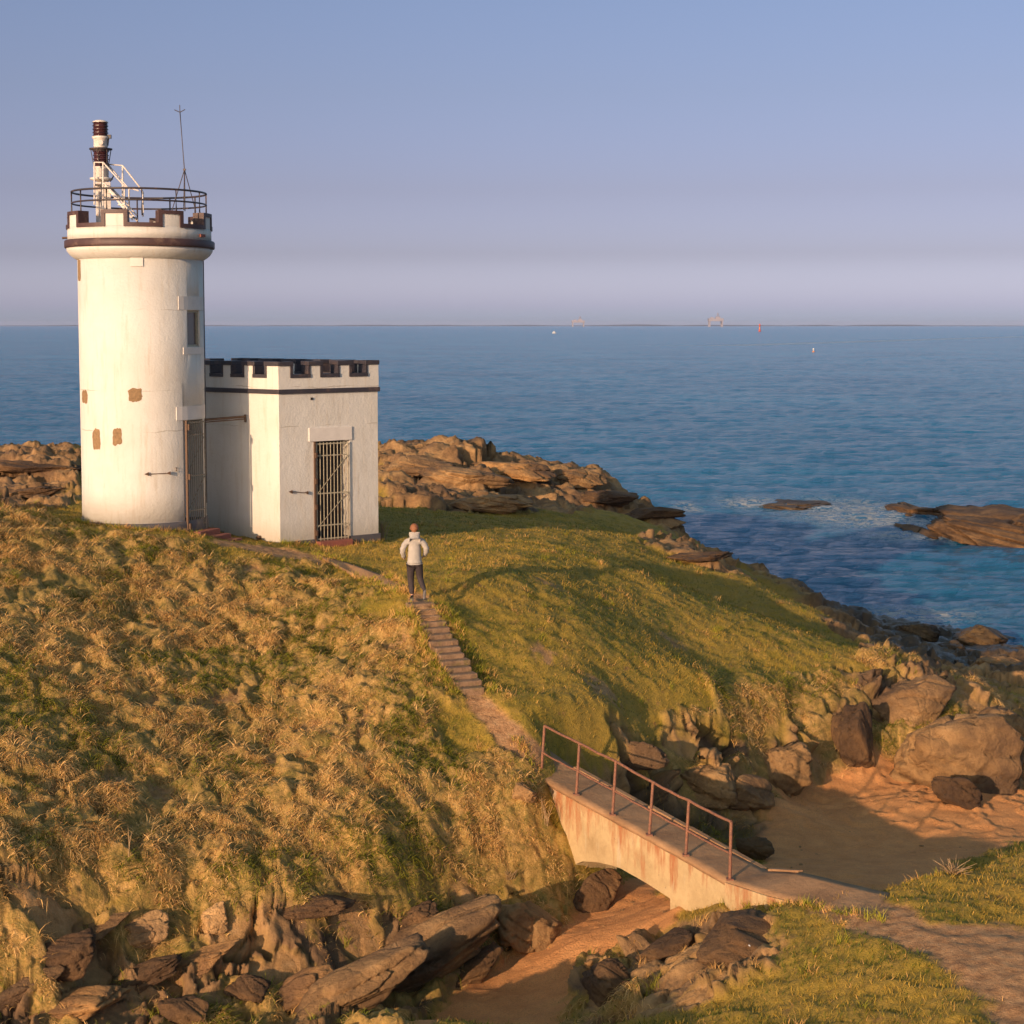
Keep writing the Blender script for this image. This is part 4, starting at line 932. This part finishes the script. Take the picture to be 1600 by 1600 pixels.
mb = MB(); v_ = on0(s0u(405), zp+.08, .0); mb.tube([v_-n0*.05, v_+n0*.1], .06, 10); xb(mb, 'drain_pipe', M['iron'])
# bar fixed between the tower door head and the building
mb = MB(); p0 = on0(s0u(386), P(386, 651, 47.7)[2], .06); p1 = Vector(cyl(R(80), P(322, 657, 46.2)[2], RT+.02))
mb.tube([p1, p0], .035, 8); mb.tube([p1+Vector((0, 0, -.07)), p0+Vector((0, 0, -.07))], .02, 6); mb.tube([p0+Vector((0, 0, .06)), p0-Vector((0, 0, .16))], .03, 6)
xb(mb, 'door_head_bar', M['iron'])

# ------------------------------------------------------------------ path, steps, bridge
def strip(name, left, right, m, thick=.12, lift=.03, parent=None, nsub=8, zfun=None):
    """slab between two edge lines given as world points"""
    def dens(l):
        o = []
        for i in range(len(l)-1):
            for k in range(nsub): o.append(l[i]+(l[i+1]-l[i])*k/nsub)
        return o+[l[-1]]
    a, b = dens(left), dens(right); n_ = len(a); T = []; Bm = []
    m_ = 6; vs = []; fs = []
    for i in range(n_):
        for j in range(m_+1):
            p = a[i]+(b[i]-a[i])*j/m_
            vs.append((p[0], p[1], p[2]+lift+.008*float(perlin(p[0]*3, p[1]*3, 5))))
    base = len(vs); vs += [(x, y, z-thick) for x, y, z in vs]
    w_ = m_+1
    for i in range(n_-1):
        for j in range(m_):
            k = i*w_+j; fs.append((k, k+1, k+w_+1, k+w_)); fs.append((base+k, base+k+w_, base+k+w_+1, base+k+1))
        k = i*w_; fs.append((k, k+w_, base+k+w_, base+k)); k = i*w_+m_; fs.append((k, base+k, base+k+w_, k+w_))
    for i in (0, n_-1):
        for j in range(m_): k = i*w_+j; fs.append((k, base+k, base+k+1, k+1))
    mb = MB(); mb.add(vs, fs, True); return mb.build(name, m, parent)
lo_ = GS(L('504,873 566,907 609,923.5 641,928')); up_ = GS(L('498,869 535,878 602,902 640,918'))
tag(strip('path', lo_, up_, M['deck'], .1, .035), 'narrow pinkish concrete footpath from the building to the steps', kind='structure')
sT, sB = G(654, 943), G(737, 1085)
sT[2] = max(sT[2], H(sT[0], sT[1])); stairs = empty('steps', tuple(sT), 'worn concrete steps cut into the grass slope below the walker', 'steps')
sd_ = Vector((sB[0]-sT[0], sB[1]-sT[1], 0)); run = sd_.length; sd_.normalize(); sr_ = Vector((-sd_.y, sd_.x, 0)); ns = 14
STEP = simple('worn_earthy_step', (.30, .19, .11), .9, scale=5, c2=(.15, .09, .05), dirt=(.16, .12, .04), bmp=.8, bd=.03)
for k in range(ns):
    c_ = Vector(sT)+sd_*(run*(k+.5)/ns); z_ = sT[2]+(sB[2]-sT[2])*(k+.3)/ns+.06
    mb = MB(); wd = .62+.07*math.sin(k*2.3)
    mb.box((c_.x, c_.y, z_-.12), (run/ns+.10, wd, .26), ax=(Vector((sd_.x, sd_.y, 0)).normalized()+sr_*.07*math.sin(k*3.1), sr_, ZZ+sr_*.04*math.sin(k*1.7))); o = mb.build('step', STEP, None, .03)
    o.data.transform(Matrix.Translation(-Vector(sT))); o.parent = stairs
# bridge on its own frame: near edge line N0->N1
N0 = Vector(P(845.5, 1212, 33.1)); N1 = Vector(P(1140.5, 1375.5, 28.2))
bt = Vector((N1.x-N0.x, N1.y-N0.y, 0)); BL = bt.length; bt.normalize(); bn = Vector((-bt.y, bt.x, 0)); bn = bn if bn.y > 0 else -bn
BW = .88
bridge = empty('footbridge', tuple(N0), 'weathered concrete arched footbridge with rust stains across the sandy gully', 'footbridge')
BRI = Matrix.Translation(-N0)
def brb(mb, name, m, parent=None, bevel=0): o = mb.build(name, m, None, bevel); o.data.transform(BRI); o.parent = parent or bridge; return o
def sdeck(s): return N0.z+(N1.z-N0.z)*s/BL
def onface(u, v, off=-.06):
    r = ray(u, v); O = Vector((0, 0, CAMZ)); nrm_ = bn; p0 = N0+bn*off; t = (p0-O).dot(nrm_)/Vector(r).dot(nrm_); h = O+Vector(r)*t
    return (h-N0).dot(bt), h.z
PRB = [onface(*p) for p in L('826,1212 850,1272 892,1335 900,1350 910,1346 932,1347 955,1352 970,1357 982,1364 1000,1374 1015,1383 1032,1394 1047,1404')]+[onface(*p) for p in L('1050,1442 1102,1428 1122,1413')]
prof = []
s0 = PRB[0][0]
s_end = BL+.15
SA_ = np.linspace(s0, s_end, 40)
bot = np.interp(SA_, [p[0] for p in PRB], [p[1] for p in PRB])
low = np.interp(SA_, [PRB[0][0], PRB[3][0]], [PRB[0][1], PRB[3][1]])
# abutments run down into the ground, the arch is open between them
sa0, sa1 = PRB[3][0], PRB[12][0]
arch = [(p[0], p[1]) for p in PRB[3:13]]
outl = [(s0-.3, sdeck(s0-.3)-.02), (s0-.3, 1.6), (sa0-.02, 1.4)]+[(sa0, arch[0][1]-.12)]+arch+[(sa1+.03, PRB[13][1]-.5), (s_end+1.4, 1.9), (s_end+1.4, sdeck(s_end+1.4)-.05)]
# add top points along deck
topp = [(s, sdeck(s)-.02) for s in np.linspace(s_end+1.2, s0-.1, 12)]
outl = outl+topp
mb = MB(); n_ = len(outl); off0, off1 = -.06, BW+.06
vs = [N0+bt*s+bn*off0+Vector((0, 0, z-N0.z)) for s, z in outl]+[N0+bt*s+bn*off1+Vector((0, 0, z-N0.z)) for s, z in outl]
mb.add(vs, [tuple(range(n_)), tuple(range(2*n_-1, n_-1, -1))]+[(i, (i+1) % n_, n_+(i+1) % n_, n_+i) for i in range(n_)])
brb(mb, 'arch_body', M['concrete'])
def bp(s, off, z=None): v_ = N0+bt*s+bn*off; return np.array([v_.x, v_.y, sdeck(s) if z is None else z])
ledge = [P(803, 1172, 33.6)]+[bp(s, -.075+.012*math.sin(s*4)) for s in (-.1, 1.2, 2.4, 3.6, 4.8, BL)]+[P(1200, 1398, 27.3), P(1275, 1416, 26.6), P(1370, 1440, 25.6)]
redge = [P(840, 1160, 34.1)]+[bp(s, BW) for s in (-.1, 1.2, 2.4, 3.6, 4.8, BL)]+[P(1250, 1363, 27.9), P(1320, 1380, 27.3), P(1390, 1396, 26.8)]
o = strip('deck', ledge, redge, M['deck'], .09, .01); o.data.transform(BRI); o.parent = bridge
for k in range(1, 7):
    a, b = Vector(redge[k]), Vector(redge[k+1]); t_ = (b-a).normalized(); n_ = Vector((-t_.y, t_.x, 0)).normalized(); n_ = n_ if n_.y > 0 else -n_
    a2, b2 = a+t_*.02, b-t_*(.02+.05*(k % 3)); h_ = .05-.012*(k % 3)
    mb = MB(); mb.hexa([a2-ZZ*.1-n_*.03, b2-ZZ*.1-n_*.03, b2-ZZ*.1+n_*.09, a2-ZZ*.1+n_*.09, a2+ZZ*h_-n_*.03, b2+ZZ*(h_-.01)-n_*.03, b2+ZZ*(h_-.02)+n_*.09, a2+ZZ*h_+n_*.09]); brb(mb, 'kerb', M['deck'], None, .015)
# low retaining wall beyond the arch
pts_ = [bp(BL+.02, -.13), P(1200, 1400, 27.25), P(1275, 1418, 26.55)]
for i in range(2):
    a, b = Vector(pts_[i]), Vector(pts_[i+1]); mb = MB(); t_ = (b-a); t_.z = 0; t_.normalize(); n_ = Vector((-t_.y, t_.x, 0)); n_ = n_ if n_.y > 0 else -n_
    mb.hexa([a-ZZ*1.2, b-ZZ*1.0, b+n_*.2-ZZ*1.0, a+n_*.2-ZZ*1.2, a-ZZ*.01, b-ZZ*.01, b+n_*.2-ZZ*.01, a+n_*.2-ZZ*.01]); brb(mb, 'side_wall', M['concrete'])
# railing
rail = empty('bridge_railing', tuple(N0), 'rusty iron railing along the near side of the footbridge', 'railing')
def rb(mb, name, m=None, parent=None): o = mb.build(name, m or M['rust']); o.data.transform(BRI); o.parent = parent or rail; return o
PB = L('845.5,1212 900.4,1243.5 957,1273.5 1014.4,1307 1071.4,1339.5 1140.4,1375.5'); PT = L('851,1134 905.5,1161 962.5,1189.5 1020.4,1222.5 1076.5,1251 1142.5,1284')
tops = []; mids = []
for (ub, vb), (ut, vt) in zip(PB, PT):
    k = (ub-800)/F/ray(ub, vb)[1]; s = (k*N0.y-N0.x)/(bt.x-k*bt.y); b = Vector(bp(s, 0.0)); t_ = Vector(P(ut, vt, b.y+.02))
    mb = MB(); mb.tube([b-ZZ*.05, b+(t_-b)*.5, t_], .03, 8); mb.box(b+ZZ*.02, (.12, .12, .03)); rb(mb, 'post'); tops.append(t_); mids.append(b+(t_-b)*.46)
def sag(l, r_, j):
    o = []
    for i in range(len(l)-1):
        for k in range(4):
            p = l[i]+(l[i+1]-l[i])*k/4; o.append(p+Vector((0, 0, -.012*math.sin(math.pi*k/4)+.006*math.sin(i*5+k*3+j))))
    return o+[l[-1]]
mb = MB(); mb.tube(sag(tops, .024, 0), .026, 8); rb(mb, 'top_rail')
mb = MB(); mb.tube(sag(mids, .02, 2), .02, 8); rb(mb, 'middle_rail')

# ------------------------------------------------------------------ grass
def blades(name, base, dirx, diry, length, width, lean, colb, colt, label, seg=3):
    n_ = len(base); side = np.stack([-diry, dirx, np.zeros(n_)], 1)
    ra = np.random.default_rng(5); th = ra.random(n_)*2*np.pi; side = np.stack([np.cos(th), np.sin(th), np.zeros(n_)], 1)
    rows = []; cols = []
    for k in range(seg+1):
        t = k/seg; a = lean*(.35+t*.9)                              # angle from vertical grows to the tip
        hx = length*t*np.sin(a*.75); hz = length*t*np.cos(a*.75)
        c_ = base+np.stack([dirx*hx, diry*hx, hz], 1); w_ = width*(1-t)**.6/2 if k < seg else width*0+.0008
        rows += [c_-side*w_[:, None], c_+side*w_[:, None]]
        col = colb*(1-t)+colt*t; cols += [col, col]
    V = np.stack(rows, 1).reshape(-1, 3); C = np.stack(cols, 1).reshape(-1, 3); m_ = 2*(seg+1)
    b0 = (np.arange(n_)*m_)[:, None]
    Q = np.concatenate([np.concatenate([b0+2*k, b0+2*k+1, b0+2*k+3, b0+2*k+2], 1) for k in range(seg)], 0)
    o = npmesh(name, V, Q, M['blade'], colors=C); return tag(o, label, 'grass', kind='stuff')
rg = np.random.default_rng(99)
STRAW = np.array([.84, .54, .21]); STRAW2 = np.array([.66, .38, .12]); RED = np.array([.42, .22, .10]); GRN = np.array([.22, .205, .02]); DGRN = np.array([.08, .105, .010])
def scatter(nmax, dmin, dmax, wfun):
    d = np.sqrt(rg.random(nmax)*(dmax**2-dmin**2)+dmin**2); a = rg.uniform(-.36, .36, nmax); x = d*a; p = wfun(x, d); k = rg.random(nmax) < p
    return x[k], d[k]
# tussocks
Tx, Ty = scatter(17500, 23.5, 50, lambda x, y: lut(W['tussock'], x, y)*(fbm(x*.9, y*.9, 3, 98) > -.42))
tn = fbm(Tx*.55, Ty*.55, 3, 91); gn_ = fbm(Tx*.28, Ty*.28, 3, 93)+.5*fbm(Tx*1.3, Ty*1.3, 2, 94)
NBL = 54
sz = .55+.85*rg.random(len(Tx))**1.5; phi0 = 1.2*fbm(Tx*.35, Ty*.35, 2, 95)*3+rg.normal(0, .7, len(Tx))
grn = .95*sstep(.02, .38, gn_+rg.normal(0, .25, len(Tx)))
bx_ = np.repeat(Tx, NBL)+rg.normal(0, .10, len(Tx)*NBL)*np.repeat(sz, NBL); by_ = np.repeat(Ty, NBL)+rg.normal(0, .10, len(Tx)*NBL)*np.repeat(sz, NBL)
rx_, ry_ = bx_-np.repeat(Tx, NBL), by_-np.repeat(Ty, NBL); rn_ = np.hypot(rx_, ry_)+1e-6
vx_ = rx_/rn_*1.0+np.cos(np.repeat(phi0, NBL))*.95; vy_ = ry_/rn_*1.0+np.sin(np.repeat(phi0, NBL))*.95-.25
ph_ = np.arctan2(vy_, vx_)+rg.normal(0, .25, len(bx_)); ln_ = np.repeat(sz, NBL)*rg.uniform(.10, .25, len(bx_))
gm = (rg.random(len(bx_)) < np.repeat(grn, NBL))[:, None]
st_ = np.repeat(rg.random(len(Tx)), NBL)[:, None]; st2 = rg.random((len(bx_), 1))
straw = STRAW*(1-st_)+STRAW2*st_; straw = np.where(st2 < .1, RED, straw)
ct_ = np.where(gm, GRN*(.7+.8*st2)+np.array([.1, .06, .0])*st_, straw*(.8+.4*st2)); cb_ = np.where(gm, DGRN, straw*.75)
bz_ = H(bx_, by_)-.03
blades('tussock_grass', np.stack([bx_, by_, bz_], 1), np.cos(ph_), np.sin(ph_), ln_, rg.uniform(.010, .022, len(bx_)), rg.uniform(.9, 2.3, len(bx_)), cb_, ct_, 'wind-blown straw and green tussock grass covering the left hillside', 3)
# short turf
gx_, gy_ = scatter(620000, 21, 66, lambda x, y: lut(W['grass'], x, y)*np.clip(1.2-y/75, .2, 1))
mm = fbm(gx_*.5, gy_*.5, 3, 96)+.4*rg.normal(size=len(gx_)); t_ = sstep(-.5, .6, mm)[:, None]
cg_ = DGRN*1.15*(1-t_)+np.array([.48, .31, .05])*t_; cg_ = np.where(rg.random((len(gx_), 1)) < .06, STRAW2, cg_)
ph_ = rg.random(len(gx_))*6.28
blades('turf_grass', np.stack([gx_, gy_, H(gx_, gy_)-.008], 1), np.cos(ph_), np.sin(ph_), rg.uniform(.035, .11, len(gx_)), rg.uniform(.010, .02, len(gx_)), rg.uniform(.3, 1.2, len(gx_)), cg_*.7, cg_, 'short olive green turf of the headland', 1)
# coarse tufts dotted over the turf, rocks and the sides of steps
kx, ky = scatter(5200, 22, 62, lambda x, y: np.clip(lut(W['grass'], x, y)*.35*(fbm(x*.4, y*.4, 2, 97) > .05)+lut(W['rock'], x, y)*.5*(y < 50), 0, 1))
e1 = []
for t in np.linspace(0, 1, 46):
    for sgn, sp_ in ((-.36, .05), (-.46, .07), (.34, .06), (.46, .08), (.6, .1)):
        p = np.array(sT)+(np.array(sB)-np.array(sT))*t; q_ = np.array([sr_.x, sr_.y])*sgn; e1.append((p[0]+q_[0]+rg.normal(0, sp_), p[1]+q_[1]+rg.normal(0, sp_)))
for l_, w_ in ((ledge, -.12), (up_, .06), (lo_, -.05)):
    for i in (0, 6, 7, 8) if l_ is ledge else range(len(l_)-1):
        for t in np.linspace(0, 1, 14): p = l_[i]+(l_[i+1]-l_[i])*t; e1.append((p[0]+rg.normal(0, .05), p[1]+w_+rg.normal(0, .05)))
for t in np.linspace(0, 1, 60):
    p = on1(W1*t, 0, .1+.1*rg.random()); e1.append((p.x, p.y)); a = -1.3+2.3*t; p = cyl(a, 0, RT+.16+.1*rg.random()); e1.append((p.x, p.y))
e1 = np.array(e1); kx = np.concatenate([kx, e1[:, 0]]); ky = np.concatenate([ky, e1[:, 1]])
NB2 = 26; s2 = .5+.6*rg.random(len(kx)); bx_ = np.repeat(kx, NB2)+rg.normal(0, .06, len(kx)*NB2); by_ = np.repeat(ky, NB2)+rg.normal(0, .06, len(kx)*NB2)
ph_ = rg.random(len(bx_))*6.28; r1 = np.repeat(rg.random(len(kx)), NB2)[:, None]; cc_ = np.where(r1 < .45, STRAW2*(.8+r1), GRN*(.7+r1))
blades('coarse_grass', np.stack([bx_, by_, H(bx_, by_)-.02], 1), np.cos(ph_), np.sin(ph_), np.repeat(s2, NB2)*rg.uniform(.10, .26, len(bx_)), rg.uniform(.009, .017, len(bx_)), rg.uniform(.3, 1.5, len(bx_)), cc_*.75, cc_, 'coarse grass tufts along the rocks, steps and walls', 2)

# pebbles on the sand
ico = bpy.data.meshes.new('tmp'); import bmesh as _bm; _b = _bm.new(); _bm.ops.create_icosphere(_b, subdivisions=1, radius=1.); IV = np.array([v.co[:] for v in _b.verts]); IF = np.array([[v.index for v in f.verts] for f in _b.faces]); _b.free()
px_, py_ = scatter(30000, 25, 44, lambda x, y: (lut(W['sand'], x, y) > .4)*np.clip(fbm(x*.7, y*.7, 3, 66)*1.2+.9*(1-lut(W['sand'], x, y)), 0, .5)*.12)
r_ = np.random.default_rng(3); nP = len(px_); sc3 = (.012+.05*r_.random(nP)**4)[:, None, None]*r_.uniform(.6, 1.3, (nP, 1, 3)); sc3[:, :, 2] *= .6
PV = IV[None]*sc3*(1+r_.normal(0, .12, (nP, len(IV), 1)))+np.stack([px_, py_, H(px_, py_)], 1)[:, None]
tag(npmesh('pebbles', PV.reshape(-1, 3), (IF[None]+np.arange(nP)[:, None, None]*len(IV)).reshape(-1, 3), M['rock'], smooth=False), 'small dark pebbles and weed scattered on the sand', 'pebbles', kind='stuff')
bpy.data.meshes.remove(ico)

# dry plants
def stalks(label, u, v, n_, h, sp_, group=None, name='dry_plant', seed=1, up=False, thick=.006):
    r_ = np.random.default_rng(seed); g = G(u, v); mb = MB()
    for k in range(n_):
        a = r_.random()*6.28; l = h*r_.uniform(.5, 1); e_ = sp_*r_.uniform(.2, 1)
        b = Vector((r_.normal(0, .04), r_.normal(0, .04), -.05)); m_ = b+Vector((math.cos(a)*e_*.4, math.sin(a)*e_*.4, l*.6)); t_ = b+Vector((math.cos(a)*e_, math.sin(a)*e_, l))
        mb.tube([b, m_, t_], [thick*1.4, thick, thick*.5], 5)
        if k % 2: mb.tube([m_, m_+Vector((math.cos(a+1)*e_*.4, math.sin(a+1)*e_*.4, l*.3))], [thick*.8, thick*.4], 4)
    o = mb.build(name, M['twig']); o.location = g; return tag(o, label, 'plant', group)
stalks('bare brown twiggy plant by the right corner of the small building', 598, 842, 16, .75, .3, seed=1, thick=.009)
stalks('pale dry tuft on the bank edge beside the beach', 1490, 1365, 34, .30, .42, seed=2, thick=.008)
stalks('single dead stalk standing in the straw grass', 203, 1338, 2, .75, .08, seed=3, thick=.008)
stalks('thin dark twigs growing against the bridge face', 853, 1285, 7, .55, .12, seed=4)
stalks('white-flecked leafy weed on the slope left of the arch', 795, 1370, 18, .22, .2, seed=5)

# ------------------------------------------------------------------ person
def skin(name, joints, edges, m, parent, sub=2, loc=(0, 0, 0)):
    me = bpy.data.meshes.new(name); me.from_pydata([j[:3] for j in joints], edges, [])
    o = bpy.data.objects.new(name, me); COL.objects.link(o)
    md = o.modifiers.new('s', 'SKIN'); md.use_smooth_shade = True; md.branch_smoothing = .4
    for i, j in enumerate(joints):
        sv = me.skin_vertices[0].data[i]; rr_ = j[3] if hasattr(j[3], '__len__') else (j[3], j[3]); sv.radius = rr_; sv.use_root = (i == 0)
    sm = o.modifiers.new('d', 'SUBSURF'); sm.levels = sm.render_levels = sub
    bake(o); o.data.materials.clear(); o.data.materials.append(m)
    o.data.polygons.foreach_set('use_smooth', [True]*len(o.data.polygons)); o.parent = parent; return o
pf = G(648, 938)
pz = sT[2]+.06
person = empty('person', (P(648, 938, sT[1]+.12)[0], sT[1]+.12, pz), 'person in a cream hooded jacket and dark trousers, seen from behind atop the steps', 'person', rz=R(8))
# local axes: +y = walking direction (away), +x = right, z up; left foot on the ground, right foot lifted behind
LH, RH = (-.085, 0, .90), (.095, 0, .90)
LK, RK = (-.085, .09, .49), (.13, .07, .49)
LA, RA = (-.06, .02, .09), (.21, -.20, .25)
body = skin('body', [(0, 0, .95, (.13, .10)), (0, 0, 1.15, (.12, .09)), (0, .01, 1.38, (.14, .09)), (0, .01, 1.49, .055), (0, .03, 1.56, .06), (0, .045, 1.645, (.078, .092)), (0, .045, 1.72, (.055, .065)),
  (-.17, .01, 1.40, .05), (-.27, -.03, 1.16, .038), (-.24, .14, 1.0, .03), (-.22, .19, .97, .035), (.17, .01, 1.40, .05), (.27, -.02, 1.16, .038), (.25, .16, 1.02, .03), (.23, .21, .99, .035),
  (*LH, .075), (*LK, .05), (*LA, .035), (*RH, .075), (*RK, .05), (*RA, .035)],
  [(0, 1), (1, 2), (2, 3), (3, 4), (4, 5), (5, 6), (2, 7), (7, 8), (8, 9), (9, 10), (2, 11), (11, 12), (12, 13), (13, 14), (0, 15), (15, 16), (16, 17), (0, 18), (18, 19), (19, 20)], M['skin'], person)
# fingers of both hands, rooted in the palm
for hx, hy, hz, sg in ((-.22, .19, .97, 1), (.23, .21, .99, -1)):
    for k in range(5):
        a = (k-2)*.016
        L1 = (.035, .042, .045, .04, .028)[k]
        skin('finger', [(hx+a*.6, hy+.01, hz+a, .012), (hx+a*.7+sg*.01, hy+.01+L1, hz-.01+a, .010), (hx+a*.7+sg*.03, hy+L1*1.5, hz-.03+a, .008)], [(0, 1), (1, 2)], M['skin'], body, 1)
# face and ears on the far side of the head
mb = MB(); mb.tube([(0, .12, 1.66), (0, .155, 1.635), (0, .135, 1.62)], [.008, .014, .01], 6)
for s in (-1, 1): mb.tube([(s*.078, .04, 1.67), (s*.092, .03, 1.66), (s*.085, .035, 1.625)], [.012, .014, .008], 6)
mb.build('face', M['skin'], body)
jk = skin('jacket', [(0, 0, 1.10, (.165, .13)), (0, -.005, .90, (.195, .15)), (0, -.005, .84, (.19, .148)), (0, 0, 1.28, (.175, .13)), (0, .0, 1.42, (.15, .105)), (0, .0, 1.47, (.10, .085)),
  (-.185, .0, 1.40, .085), (-.285, -.03, 1.17, .072), (-.245, .10, 1.01, .058), (-.225, .155, .98, .045), (.185, .0, 1.40, .085), (.285, -.02, 1.18, .072), (.255, .12, 1.04, .058), (.235, .18, 1.0, .045)],
  [(0, 1), (1, 2), (0, 3), (3, 4), (4, 5), (4, 6), (6, 7), (7, 8), (8, 9), (4, 10), (10, 11), (11, 12), (12, 13)], M['jacket'], person)
# quilting creases: shallow horizontal waves in the jacket
me = jk.data; V = np.zeros(len(me.vertices)*3); me.vertices.foreach_get('co', V); V = V.reshape(-1, 3)
rad = np.hypot(V[:, 0], V[:, 1])[:, None]; V[:, :2] *= 1+.02*np.cos(V[:, 2:3]*2*np.pi/.11)
me.vertices.foreach_set('co', V.ravel().astype(np.float32)); me.update()
skin('hood', [(0, -.055, 1.47, (.125, .075)), (0, -.085, 1.44, (.11, .05)), (0, -.02, 1.52, (.10, .07))], [(0, 1), (0, 2)], M['jacket'], jk)
mb = MB(); mb.lathe([(.185, .835), (.197, .85), (.19, .868)], (0, 0, 0), 24, cap=False)
mb.v = [(x*1.0, y*.76-.004, z) for x, y, z in mb.v]; mb.build('hem', M['jacket'], jk)
skin('trousers', [(0, 0, .93, (.16, .12)), (*LH[:2], .82, .118), (*LK, .08), (LA[0], LA[1], .12, .06), (*RH[:2], .82, .118), (*RK, .08), (RA[0]-.005, RA[1]+.01, .26, .052)],
  [(0, 1), (1, 2), (2, 3), (0, 4), (4, 5), (5, 6)], M['trouser'], person)
for (x, y, z), tl in ((LA, 0.), (RA, .9)):
    c_, s_ = math.cos(tl), math.sin(tl)
    def rt(a, b): return (y+a*c_-b*s_*-1*0+b*s_, z-a*s_+b*c_)
    P3 = lambda a, b: (x, *rt(a, b))
    sh = skin('shoe', [(*P3(-.045, -.04), (.04, .042)), (*P3(.05, -.05), (.045, .035)), (*P3(.17, -.06), (.04, .024)), (*P3(-.01, .02), (.042, .04))], [(0, 1), (1, 2), (0, 3)], M['shoe'], person)
    mb = MB(); mb.tube([P3(-.08, -.083), P3(.05, -.09), P3(.2, -.085)], [.012, .014, .011], 8); mb.v = [((vx-x)*2.6+x, vy, vz) for vx, vy, vz in mb.v]; mb.build('sole', M['sole'], sh)
import bmesh
b_ = bmesh.new(); bmesh.ops.create_icosphere(b_, subdivisions=4, radius=1.0)
for v_ in b_.verts:
    x, y, z = v_.co; f_2 = 1+.05*float(perlin(x*6+z*3, y*6, 3)); low_ = .8 if z < -.3 else 1.
    v_.co = (x*.100*f_2*low_, .018+y*.110*f_2-(.012 if y < 0 else .02 if z < .1 else 0), 1.672+z*.115*f_2)
me = bpy.data.meshes.new('hair'); b_.to_mesh(me); b_.free(); me.polygons.foreach_set('use_smooth', [True]*len(me.polygons)); me.materials.append(M['hair'])
link(bpy.data.objects.new('hair', me), person)

# ------------------------------------------------------------------ far things on the water
def rig(label, u, dist, wpx, hpx, seed, name='drilling_rig'):
    c = np.array([(u-800)/F*dist, dist, 0]); k = dist/F; e_ = empty(name, tuple(c), label, 'rig', 'rigs on the horizon'); w_ = wpx*k; h_ = hpx*k
    mb = MB()
    for sx_ in (-.42, .42):
        for sy_ in (-.3, .3): mb.box((sx_*w_, sy_*w_, h_*.25), (w_*.08, w_*.08, h_*.6))
    mb.build('leg', M['rig'], e_)
    mb = MB(); mb.box((0, 0, h_*.55), (w_, w_*.7, h_*.22)); mb.build('deck', M['rig'], e_)
    mb = MB(); mb.box((w_*.15, 0, h_*.72), (w_*.3, w_*.3, h_*.14)); mb.box((-w_*.25, 0, h_*.70), (w_*.2, w_*.3, h_*.1))
    for a in (-1, 1): mb.tube([(w_*.15+a*w_*.07, 0, h_*.75), (w_*.15, 0, h_*1.1)], k*.5, 4)
    mb.build('derrick', M['rig'], e_); return e_
rig('hazy oil rig on the horizon, the left of the two', 903, 12000, 20, 15, 1)
rig('hazy oil rig on the horizon, the taller right one', 1117, 12000, 23, 20, 2)
def onsea(u, v): p = PZ(u, v, 0); return (p[0], p[1], 0)
bl = onsea(1187, 518); e_ = empty('channel_beacon', bl, 'tiny red channel beacon standing far out at sea', 'beacon'); k = bl[1]/F
mb = MB(); mb.lathe([(2*k, 0), (2.2*k, 1*k), (1.2*k, 3*k), (.9*k, 8*k), (1.3*k, 8.4*k), (1.3*k, 10.5*k), (.2*k, 12.5*k)], n=12); mb.build('tower', M['redpaint'], e_)
mb = MB(); mb.lathe([(1.0*k, 3.4*k), (1.15*k, 3.5*k), (1.05*k, 6.5*k), (1.0*k, 6.6*k)], n=12, cap=False); mb.build('stripe', M['orange'], e_)
bl = onsea(866, 521); e_ = empty('motorboat', bl, 'tiny white motorboat far out left of the rigs', 'boat', rz=.5); k = bl[1]/F
mb = MB(); hl = [(-3.2*k, .8*k), (-3.2*k, -.8*k), (1.5*k, -1*k), (3.6*k, 0), (1.5*k, 1*k)]; mb.prism(hl, -.1*k, 1.6*k); mb.build('hull', M['whitepaint'], e_)
mb = MB(); mb.box((-.4*k, 0, 2.3*k), (2.4*k, 1.4*k, 1.5*k)); mb.tube([(-.4*k, 0, 3*k), (-.4*k, 0, 4.6*k)], .2*k, 5); mb.build('cabin', M['whitepaint'], e_)
bl = onsea(1271, 550); e_ = empty('marker_buoy', bl, 'small white and orange marker buoy floating in mid distance', 'buoy'); k = bl[1]/F
mb = MB(); mb.lathe([(.3*k, -1*k), (2.*k, -.2*k), (2.2*k, .8*k), (.9*k, 1.6*k)], n=16); mb.build('float', M['orange'], e_)
mb = MB(); mb.lathe([(.9*k, 1.4*k), (.8*k, 3.6*k), (1.3*k, 3.8*k), (1.2*k, 5.2*k), (.1*k, 6*k)], n=16); mb.build('topmark', M['whitepaint'], e_)
